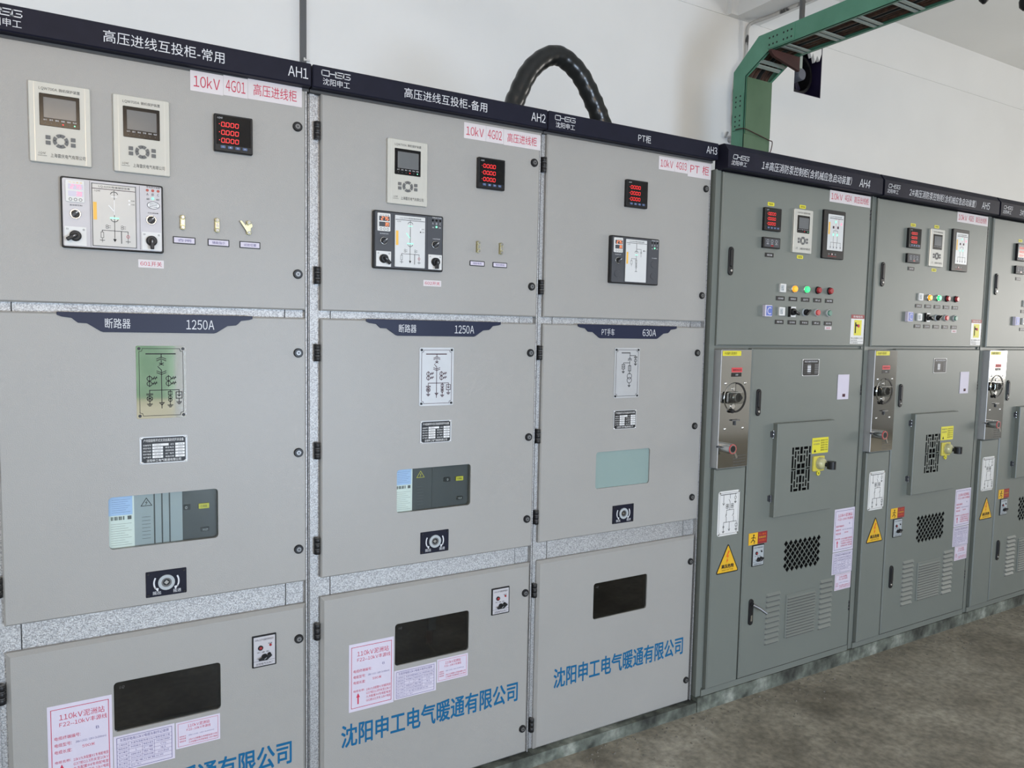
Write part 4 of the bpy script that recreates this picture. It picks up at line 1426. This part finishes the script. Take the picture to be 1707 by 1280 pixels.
    q.text('危险有电', .849, .895, 1.555, 1.560, y, 'black_ink')
    q.line([(.847, 1.552), (.938, 1.552)], .0012, y, 'black_ink')
    q.text('开门前先断电', .849, .9, 1.543, 1.549, y, 'black_ink')
    q.build('warning_sticker', d, 'white and yellow warning sticker')
    # ---- polished steel operating panel
    ys = -.050
    s = MB()
    s.plate(.010, .184, 1.028, 1.513, ys, -.008, 'steel', .004, .002, side='brushed_plate')
    s.plate(.016, .120, 1.488, 1.508, ys-.0008, ys, 'yellow', .001)
    s.text('手动操作 请先断开', .025, .095, 1.492, 1.504, ys-.0012, 'black_ink')
    s.plate(.070, .130, 1.421, 1.440, ys-.0008, ys, 'label_red', .001)
    s.text('机械应急启动', .075, .125, 1.426, 1.435, ys-.0012, 'black_ink')
    s.plate(.069, .126, 1.403, 1.419, ys-.0008, ys, 'black', .001)
    s.text('分闸', .092, .106, 1.407, 1.414, ys-.0012, 'silver_print')
    for a, c in ((.038, 1.376), (.150, 1.376), (.044, 1.190), (.146, 1.190)):
        s.dome(a, c, ys, .006, .004, 'chrome', 12, 3)
    for k in range(4):
        s.text('紧急操作说明文字示意', .100, .172, 1.073-.012*k, 1.078-.012*k, ys-.0006, 'grey_key')
    o = s.build('operating_panel', P, 'polished steel operating panel')
    q = MB()
    cx, cz = .093, 1.318
    q.cyl(cx, cz, ys-.004, ys, .062, 'steel', 36, b=.003)
    q.ring(cx, cz, .062, .055, ys-.006, ys-.001, 'black', 24, -PI/2, PI/2)
    q.rect(cx-.0008, cx+.0008, cz-.058, cz+.058, ys-.0044, 'black')
    q.cyl(cx+.012, cz, ys-.012, ys-.004, .020, 'chrome', 20)
    q.cyl(cx-.014, cz+.036, ys-.008, ys-.004, .007, 'chrome', 12)
    q.cyl(cx-.014, cz-.036, ys-.008, ys-.004, .012, 'chrome', 14)
    q.cyl(cx-.020, cz-.054, ys-.014, ys-.004, .009, 'black', 14)
    q.build('rotary_disc', o, 'steel disc with a dark rim')
    q = MB()
    q.plate(cx-.058, cx+.030, cz-.024, cz+.024, ys-.024, ys-.012, 'acrylic', .010, .002)
    q.cyl(cx+.012, cz, ys-.0245, ys-.023, .008, 'black', 14)
    q.build('clear_cover', o, 'clear plastic block over the disc')
    q = MB()
    q.box(.078, .118, ys-.010, ys-.004, 1.222, 1.227, 'lock_metal')
    q.box(.095, .101, ys-.006, ys, 1.204, 1.224, 'charcoal')
    q.build('locking_pin', o, 'small T-shaped pin')
    q = MB()
    q.tube([(.040, ys, 1.116), (.040, ys-.050, 1.116)], .021, 'chrome', 24)
    q.ring(.040, 1.116, .0195, .0175, ys-.053, ys-.048, 'label_red', 24)
    q.ring(.040, 1.116, .0175, .0135, ys-.0525, ys-.048, 'chrome', 24)
    q.cyl(.040, 1.116, ys-.052, ys-.049, .013, 'black', 18)
    q.poly([(.046, 1.108), (.052, 1.112), (.070, 1.080), (.063, 1.077)], ys-.050, ys-.044, 'chrome', .001)
    q.tube([(.012, ys-.004, 1.12), (.0, ys-.004, 1.121)], .004, 'charcoal', 8)
    q.build('operating_lever', o, 'chrome cylinder lever')
    # ---- left lower panel
    d = door_with(P, .020, .200, .089, 1.022, yd, -.008, 'paint_dark', b=.005).build('side_panel', P, 'narrow side panel below the steel one')
    line_plate(d, .045, .168, .738, .927, yd, 'pump', 'white_plastic', 'grey_key')
    q = MB()
    tri = [(.046, .576), (.182, .576), (.114, .704)]
    def soft(t, r):
        out = []
        for k in range(3):
            p, c, n_ = Vector(t[k-1]), Vector(t[k]), Vector(t[(k+1) % 3])
            a = c+(p-c).normalized()*r; e = c+(n_-c).normalized()*r
            out += [tuple(a), tuple(a*.25+c*.5+e*.25), tuple(e)]
        return out
    T_ = soft(tri, .012)
    q.poly(T_, yd-.0008, yd, 'black')
    q.flat(inset(T_, .0045), yd-.0012, 'sign_yellow')
    q.flat([(.116, .672), (.102, .644), (.113, .647), (.107, .630), (.121, .652), (.111, .650), (.124, .670)], yd-.0016, 'orange_red')
    q.flat([(.108, .636), (.107, .619), (.117, .632)], yd-.0016, 'orange_red')
    q.text('高压危险', .079, .150, .598, .614, yd-.0016, 'black_ink', 0, .0005)
    q.text('HIGH VOLTAGE', .082, .147, .587, .593, yd-.0016, 'black_ink')
    q.build('warning_triangle', d, 'yellow high voltage warning triangle')
    # ---- lower door with its vents
    holes = []
    px, pz = .0315, .0335
    for r in range(4):
        for c in range(8):
            holes.append((.476+px*c, .652-pz*r))
            if not (r == 3 and c == 7):
                holes.append((.476+px*(c+.5), .652-pz*(r+.5)))
    hx = [[(a-.0138, c), (a, c-.0147), (a+.0138, c), (a, c+.0147)] for a, c in holes]
    hx = [h_ for h_ in hx if max(p[0] for p in h_) < .722]
    q = door_with(P, .209, .945, .092, 1.518, yd, -.010, 'paint_dark', hx, b=.005, thin=.003)
    q.box(.45, .735, yd+.004, yd+.005, .52, .68, 'vent_shade')  # black sheet standing in for the shade inside the cabinet
    d = q.build('door', P, 'lower door, grey with pierced vent')
    for z in (1.325, .286):
        hinge(d, .953, z, yd+.006, .048, .007)
    recess_handle(d, .255, 1.233, 1.347, yd)
    recess_handle(d, .266, .322, .437, yd, no == 4)
    nameplate(d, .523, .637, 1.397, 1.472, yd, 'short')
    q = MB()
    q.plate(.772, .852, 1.286, 1.400, yd-.002, yd, 'notice_paper', .001)
    q.rect(.808, .828, 1.297, 1.311, yd-.0024, 'maroon_ink')
    q.build('paper_label', d, 'blank white paper label')
    # louvres
    def louvre(x0, x1, z0, z1, k_, framed, nm):
        q = MB()
        if framed:
            q.plate(x0-.004, x1+.004, z0-.004, z1+.006, yd-.004, yd, 'paint_dark', .003, .002)
        pit = (z1-z0)/k_
        off = .004 if framed else 0
        for k in range(k_):
            zb = z0+pit*k
            zt = zb+pit*(.62 if framed else .52)
            hh = .0065 if framed else .009
            A = [(x0, yd-off, zb), (x1, yd-off, zb), (x1-.006, yd-off-hh, zb+.002), (x0+.006, yd-off-hh, zb+.002), (x0+.004, yd-off, zt), (x1-.004, yd-off, zt)]
            q.add(A, [(3, 2, 5, 4), (0, 3, 4), (1, 5, 2)], 'paint_dark')
            q.add(A, [(0, 1, 2, 3)], 'paint_dark')
            q.rect(x0+.004, x1-.004, zb-(.0045 if framed else .006), zb-.0002, yd-off-.0005, 'dark_gap')  # flat dark strip painted for the shaded slot under the slat
        q.build('louvre', d, nm)
    louvre(.358, .454, .216, .455, 10, False, 'column of pressed louvres')
    louvre(.494, .690, .222, .412, 14, True, 'framed block of louvres')
    louvre(.718, .812, .216, .458, 10, False, 'column of pressed louvres')
    # notices and small gear
    notice_big(d, .801, .949, .566, .770, yd, True)
    notice_table(d, .801, .949, .459, .563, yd)
    notice_small(d, .828, .946, .379, .457, yd)
    q = MB()
    q.plate(.234, .349, .676, .728, yd-.0008, yd, 'dark_red', .001)
    y = yd-.0012
    q.rect(.234, .290, .676, .728, y, 'sign_yellow')
    q.flat(ell(.265, .717, .0045, n=10), y-.0003, 'black_ink')
    q.line([(.264, .712), (.260, .698), (.250, .688)], .004, y-.0003, 'black_ink')
    q.line([(.260, .698), (.272, .690), (.268, .682)], .004, y-.0003, 'black_ink')
    q.line([(.250, .706), (.262, .708), (.276, .704)], .003, y-.0003, 'black_ink')
    for k, s in enumerate(('当心触电', '有电危险', '请勿靠近')):
        q.text(s, .297, .342, .713-.014*k, .722-.014*k, y, 'sign_yellow' if k == 1 else 'orange_red')
    q.build('warning_sticker', d, 'yellow and red warning sticker')
    heater(d, .258, .331, .580, .674, yd, False)
    # ---- small access door standing proud of the lower door
    yb = -.055
    bars = []
    bx0, bx1, bz0, bz1 = .455, .578, .892, 1.088
    # lattice window: rectangles left between crossing bars
    def cell(u0, u1, v0, v1):
        bars.append(rrect(bx0+(bx1-bx0)*u0, bx0+(bx1-bx0)*u1, bz1-(bz1-bz0)*v1, bz1-(bz1-bz0)*v0))
    half = [(0, .10, 0, .16), (0, .10, .19, .47), (.15, .38, 0, .06), (.15, .235, .09, .24), (.29, .38, .09, .16), (.43, .57, 0, .16),
            (.15, .235, .27, .47), (.29, .38, .19, .33), (.43, .57, .19, .35), (0, .235, .485, .515), (.29, .48, .38, .485)]
    for u0, u1, v0, v1 in half:
        for mu in (0, 1):
            for mv in (0, 1):
                a, c = (u0, u1) if not mu else (1-u1, 1-u0)
                e, f = (v0, v1) if not mv else (1-v1, 1-v0)
                r_ = rrect(bx0+(bx1-bx0)*a, bx0+(bx1-bx0)*c, bz1-(bz1-bz0)*f, bz1-(bz1-bz0)*e)
                if not any(abs(r_[0][0]-q_[0][0]) < 1e-6 and abs(r_[0][1]-q_[0][1]) < 1e-6 for q_ in bars):
                    bars.append(r_)
    q = MB()
    q.plate(.357, .735, .788, 1.197, yb, yb+.014, 'paint_dark', 0, .003, bars, thin=.0025)
    for a0, a1, c0, c1 in ((.357, .362, .788, 1.197), (.730, .735, .788, 1.197), (.362, .730, .788, .793), (.362, .730, 1.192, 1.197)):
        q.box(a0, a1, yb+.014, yd, c0, c1, 'paint_dark')
    q.box(.44, .60, yb+.004, yb+.005, .88, 1.10, 'vent_shade')  # black sheet painting the dark interior behind the lattice
    o = q.build('access_door', P, 'small grey access door with a lattice vent')
    for z in (1.150, .870):
        q = MB()
        q.tube([(.350, yd-.008, z-.014), (.350, yd-.008, z-.002)], .006, 'charcoal', 10)
        q.tube([(.350, yd-.008, z+.002), (.350, yd-.008, z+.014)], .006, 'charcoal', 10)
        q.tube([(.350, yd-.008, z-.016), (.350, yd-.008, z+.016)], .003, 'chrome', 8)
        q.box(.340, .362, yd-.004, yd, z-.012, z+.012, 'charcoal')
        q.build('hinge', o, 'small metal hinge')
    q = MB()
    q.plate(.584, .694, 1.052, 1.122, yb-.0008, yb, 'yellow', .002)
    y = yb-.0012
    q.text('机械应急', .590, .636, 1.104, 1.113, y, 'grey_key')
    q.text('启动按钮', .592, .634, 1.090, 1.098, y, 'grey_key')
    for k in range(5):
        q.text('紧急情况下打碎', .642, .688, 1.106-.011*k, 1.113-.011*k, y, 'black_ink')
    q.flat([(.596, 1.058), (.612, 1.058), (.604, 1.072)], y, 'black_ink')
    q.build('yellow_label', o, 'bright yellow instruction label')
    q = MB()
    q.plate(.592, .666, .972, 1.040, yb-.008, yb, 'emergency_yellow', .004, .002)
    q.cyl(.632, 1.008, yb-.020, yb-.008, .028, 'clear_dome', 24)
    q.dome(.632, 1.008, yb-.020, .027, .016, 'clear_dome', 20)
    q.ring(.632, .962, .011, .005, yb-.005, yb, 'yellow', 18)
    q.build('emergency_button', o, 'yellow emergency switch with a clear cover')
    q = MB()
    q.tube([(.636, yb-.034, 1.006), (.650, yb-.060, 1.004)], [.008, .010], 'black', 12)
    q.tube([(.650, yb-.055, .988), (.650, yb-.055, 1.022)], [.019, .019], 'black', 16)
    q.build('turn_key', o, 'black turning knob')
    return P

pump(1.63, 4)
pump(2.63, 5)
pump(3.63, 6)

# ------------------------------------------------------------------ cable loop on top of the first cabinets
def bez(P, n):
    """Catmull-Rom through the points"""
    P = [Vector(p) for p in P]
    Q = [2*P[0]-P[1]]+P+[2*P[-1]-P[-2]]
    out = []
    for k in range(1, len(Q)-2):
        for j in range(n):
            t = j/n
            a, b_, c, d_ = Q[k-1], Q[k], Q[k+1], Q[k+2]
            out.append(.5*((2*b_)+(c-a)*t+(2*a-5*b_+4*c-d_)*t*t+(3*b_-a-3*c+d_)*t*t*t))
    out.append(P[-1])
    return out
Pts = bez([(.893, .5, 2.285), (.935, .5, 2.40), (.982, .5, 2.52), (1.055, .5, 2.655), (1.170, .5, 2.730), (1.285, .5, 2.685), (1.375, .5, 2.57), (1.440, .5, 2.45), (1.500, .5, 2.285)], 10)
rad = [.040+.0016*math.sin(k*1.7)+(.0012 if k % 4 == 0 else 0) for k in range(len(Pts))]
b = MB()
b.tube(Pts, rad, 'cable', 20)
o = b.build('power_cable')
tag(o, 'thick black taped cable arching above cabinets AH2 and AH3', 'cable')

# ------------------------------------------------------------------ green cable tray: riser, bend and level run
T0, T1 = 3.047, 3.284
tr = thing('cable_tray', 'green steel cable tray dropping behind the AH4 header', 'cable tray', (T0, 1.2, 2.225))
def rel(mb):
    mb.v = [(a-T0, c-1.2, e-2.225) for a, c, e in mb.v]
    return mb
inner = [(1.200, 2.228), (1.200, 3.178), (1.02, 3.282), (-5.9, 3.282)]
outer = [(1.297, 2.228), (1.297, 3.225), (1.105, 3.388), (-5.9, 3.388)]
for nm, x0, x1 in (('near', T0, T0+.004), ('far', T1-.004, T1)):
    b = MB()
    for k in range(3):
        P4 = [inner[k], inner[k+1], outer[k+1], outer[k]]
        vs = [(x0, y, z) for y, z in P4]+[(x1, y, z) for y, z in P4]
        b.add(vs, [(0, 1, 2, 3), (4, 7, 6, 5), (0, 4, 5, 1), (1, 5, 6, 2), (2, 6, 7, 3), (3, 7, 4, 0)], 'tray_green')
        # returned lip along the open edge
        for E_, dy in ((inner, 0), (outer, 0)):
            s = 1 if nm == 'near' else -1
            a, c = E_[k], E_[k+1]
            xa, xb = (x0, x0+s*.018) if s > 0 else (x1, x1+s*.018)
            vs = [(xa, a[0], a[1]), (xb, a[0], a[1]), (xb, c[0], c[1]), (xa, c[0], c[1])]
            vs += [(v[0], v[1]+.003, v[2]+.003) for v in vs]
            b.add(vs, [(0, 1, 2, 3), (4, 5, 6, 7), (0, 1, 5, 4), (2, 3, 7, 6), (1, 2, 6, 5), (0, 3, 7, 4)], 'tray_green')
    rel(b).build('side_rail', tr, 'green side rail')
def splice(y0, y1, z0, z1, holes):
    b = MB()
    b.box(T0-.004, T0-.0005, y0, y1, z0, z1, 'tray_green')
    for y, z in holes:
        vs = [(T0-.0048, y+.006*math.cos(2*PI*k/10), z+.006*math.sin(2*PI*k/10)) for k in range(10)]
        b.add(vs, [tuple(range(10))], 'black')
    rel(b).build('splice_plate', tr, 'pierced green splice plate')
splice(.84, 1.03, 3.292, 3.380, [(.86+.028*i+(.02 if i > 2 else 0), 3.312+.04*j) for i in range(6) for j in range(2)])
splice(1.21, 1.29, 2.86, 3.08, [(1.232+.036*j, 2.885+.03*i+(.03 if i > 2 else 0)) for i in range(6) for j in range(2)])
b = MB()
b.box(T0+.010, T1, 1.197, 1.200, 2.83, 3.178, 'tray_cover')
b.box(T0+.004, T1, 1.199, 1.203, 2.228, 2.83, 'tray_cover')
b.box(T0+.010, T0+.030, 1.195, 1.198, 2.83, 3.178, 'tray_cover')
rel(b).build('cover_plate', tr, 'darker green cover plate')
def rung(y, z, tilt):
    b = MB()
    c, s = math.cos(tilt), math.sin(tilt)
    for o_ in (-.018, .018):
        yy, zz = y+o_*c, z+o_*s
        b.add([(T0+.004, yy-.009*c, zz-.009*s), (T1-.004, yy-.009*c, zz-.009*s), (T1-.004, yy+.009*c, zz+.009*s), (T0+.004, yy+.009*c, zz+.009*s),
               (T0+.004, yy-.009*c, zz-.009*s+.008), (T1-.004, yy-.009*c, zz-.009*s+.008), (T1-.004, yy+.009*c, zz+.009*s+.008), (T0+.004, yy+.009*c, zz+.009*s+.008)],
              [(0, 1, 2, 3), (4, 5, 6, 7), (0, 1, 5, 4), (2, 3, 7, 6)], 'rung')
    rel(b).build('rung', tr, 'pale double rung')
rung(1.11, 3.230, -.5)
y = .93
while y > -3.2:
    rung(y, 3.284, 0)
    y -= .235
# cables lying in the tray
for k in range(6):
    xx = T0+.03+.036*k
    b = MB()
    b.tube(bez([(xx, 1.255, 2.30), (xx, 1.250, 2.9), (xx, 1.24, 3.17), (xx, 1.10, 3.285), (xx, .95, 3.312), (xx, .4, 3.310+.004*math.sin(k*2)), (xx, -1, 3.310), (xx, -5.8, 3.310)], 6), .014, 'cable_brown' if k % 3 else 'cable', 10)
    o = b.build('tray_cable')
    tag(o, 'dark cable lying in the green cable tray', 'cable', 'cables in the green tray')

# cantilever bracket hung from the ceiling under the tray
br = thing('tray_bracket', 'rusty brown bracket arm holding up the green tray bend', 'bracket', (3.31, 1.0, 3.2))
b = MB()
b.box(3.288, 3.312, .992, 1.014, 3.215, 3.29, 'rung')
b.box(3.288, 3.312, .992, 1.014, 3.29, CZ, 'trunk_grey')
b.v = [(p[0]-3.31, p[1]-1.0, p[2]-3.2) for p in b.v]
b.build('hanger_strut', br, 'grey hanger strut from the ceiling')
b = MB()
b.poly([(3.03, 3.270), (3.04, 3.258), (3.06, 3.243), (3.288, 3.195), (3.288, 3.279), (3.03, 3.279)], .992, 1.012, 'rust')
b.v = [(p[0]-3.31, p[1]-1.0, p[2]-3.2) for p in b.v]
b.build('bracket_arm', br, 'rusty tapered arm')

# wire tied round the riser
b = MB()
b.tube(bez([(T0-.012, 1.255, 2.862), (T0-.010, 1.186, 2.855), (T0+.10, 1.186, 2.838), (T1-.02, 1.186, 2.815), (T1+.012, 1.186, 2.808), (T1+.010, 1.19, 2.76), (T1-.008, 1.19, 2.72), (T1+.018, 1.19, 2.695)], 8), .003, 'rust', 6)
o = b.build('tie_wire')
tag(o, 'thin wire tied round the green riser, loose end dangling', 'wire')

# ------------------------------------------------------------------ exhaust fan in the back wall
fn = thing('exhaust_fan', 'dark indigo exhaust fan set in a square hole of the white wall', 'fan', ((FX0+FX1)/2, WY, (FZ0+FZ1)/2))
fx, fz = (FX0+FX1)/2, (FZ0+FZ1)/2
def frel(mb):
    mb.v = [(a-fx, c-WY, e-fz) for a, c, e in mb.v]
    return mb
b = MB()
for a0, a1, c0, c1 in ((FX0, FX0+.006, FZ0, FZ1), (FX1-.006, FX1, FZ0, FZ1), (FX0+.006, FX1-.006, FZ0, FZ0+.006), (FX0+.006, FX1-.006, FZ1-.006, FZ1)):
    b.box(a0, a1, WY+.002, WY+.22, c0, c1, 'indigo')
b.box(FX0, FX1, WY+.215, WY+.22, FZ0, FZ1, 'black')
frel(b).build('fan_housing', fn, 'dark indigo square housing')
b = MB()
b.ring(fx-.02, fz-.02, .158, .135, WY+.07, WY+.2, 'black', 32)
frel(b).build('fan_ring', fn)
b = MB()
b.cyl(fx-.062, fz-.045, WY+.006, WY+.20, .048, 'fan_grey', 24)
frel(b).build('fan_motor', fn, 'grey round motor')
for k in range(5):
    t = 2*PI*k/5+.4
    c, s = math.cos(t), math.sin(t)
    b = MB()
    pts = [(.05, -.02), (.12, -.045), (.128, .01), (.05, .02)]
    b.poly([(fx-.03+u*c-v*s, fz-.025+u*s+v*c) for u, v in pts], WY+.12, WY+.126, 'indigo')
    frel(b).build('fan_blade', fn)
# torn edge of white filler at the top of the hole
b = MB()
pts = [(FX0+.10, FZ1), (FX0+.13, FZ1-.05), (FX0+.17, FZ1-.04), (FX0+.20, FZ1-.10), (FX0+.22, FZ1-.06), (FX0+.245, FZ1-.13), (FX0+.27, FZ1-.07), (FX0+.30, FZ1-.11), (FX1-.008, FZ1-.05), (FX1-.008, FZ1)]
b.poly(pts[::-1], WY+.003, WY+.03, 'wall_paint')
frel(b).build('wall_filler', fn, 'ragged white filler')

# ------------------------------------------------------------------ conduits and trunking on the wall
b = MB()
b.tube(bez([(3.775, WY-.02, 2.5), (3.775, WY-.02, 3.0), (3.765, WY-.02, 3.35), (3.79, WY-.02, 3.55), (3.866, WY-.02, 3.66), (3.868, WY-.03, 3.80), (3.872, WY-.03, 3.90), (3.90, WY-.07, 3.935), (3.93, WY-.25, 3.94), (3.93, 1.2, 3.94), (3.93, .2, 3.94), (3.93, -2, 3.94)], 8), .013, 'conduit_white', 10)
o = b.build('conduit_pipe')
tag(o, 'patchy white conduit climbing the wall corner behind the green riser', 'conduit')
b = MB()
b.tube([(3.745, WY-.022, 3.07), (3.70, WY-.022, 3.06), (3.715, WY-.022, 3.10)], .008, 'pipe_grey', 8)
b.cyl(3.755, 3.05, WY-.05, WY, .02, 'pipe_grey', 14)
o = b.build('pipe_clamp')
tag(o, 'small grey clamp on the wall left of the green riser', 'clamp')
b = MB()
b.box(.487, .518, WY-.022, WY, 1.2, CZ, 'trunk_grey')
o = b.build('wall_trunking')
tag(o, 'narrow dark grey trunking running up the white wall above AH1', 'trunking')
b = MB()
b.box(.500, .535, WY-.030, WY-.022, 3.01, 3.018, 'white_plastic')
b.box(.500, .508, WY-.036, WY-.022, 3.006, 3.022, 'white_plastic')
o = b.build('trunking_clip')
tag(o, 'tiny white clip on the dark wall trunking', 'clip')

# black fittings hanging from the ceiling
for (xx, yy, zz), lab in (((4.173, .393, 3.6), 'small black pointed fitting hanging from the ceiling nearer the green tray'), ((4.475, .313, 3.6), 'small black round fitting hanging from the ceiling, farther from the green tray')):
    b = MB()
    b.tube([(0, 0, .06), (0, 0, CZ-zz)], .012, 'black', 10)
    b.tube([(0, 0, .075), (0, 0, .045), (0, 0, .01), (0, 0, -.012)], [.022, .032, .028, .008], 'black', 16)
    o = b.build('ceiling_fitting')
    o.location = (xx, yy, zz)
    tag(o, lab, 'fitting')

# ------------------------------------------------------------------ crumbs of plaster and grit along the plinths
b = MB()
for k in range(420):
    xx = random.uniform(.6, 4.6)
    d_ = random.expovariate(9)
    if d_ > .5:
        continue
    yy = -.034-d_-.004
    r_ = random.uniform(.002, .0055)
    a_ = random.uniform(0, 6)
    vs = [(xx+r_*math.cos(a_+2*PI*i/5)*random.uniform(.6, 1.3), yy+r_*math.sin(a_+2*PI*i/5)*random.uniform(.6, 1.3), .0002) for i in range(5)]
    vs += [((v[0]-xx)*.5+xx, (v[1]-yy)*.5+yy, r_*random.uniform(.5, .9)) for v in vs]
    b.add(vs, [(i, (i+1) % 5, 5+(i+1) % 5, 5+i) for i in range(5)]+[(5, 6, 7, 8, 9)], 'crumbs')
o = b.build('grit_crumbs', kind='stuff')
o['label'] = 'loose grit and plaster crumbs on the floor along the plinths'
o['category'] = 'debris'
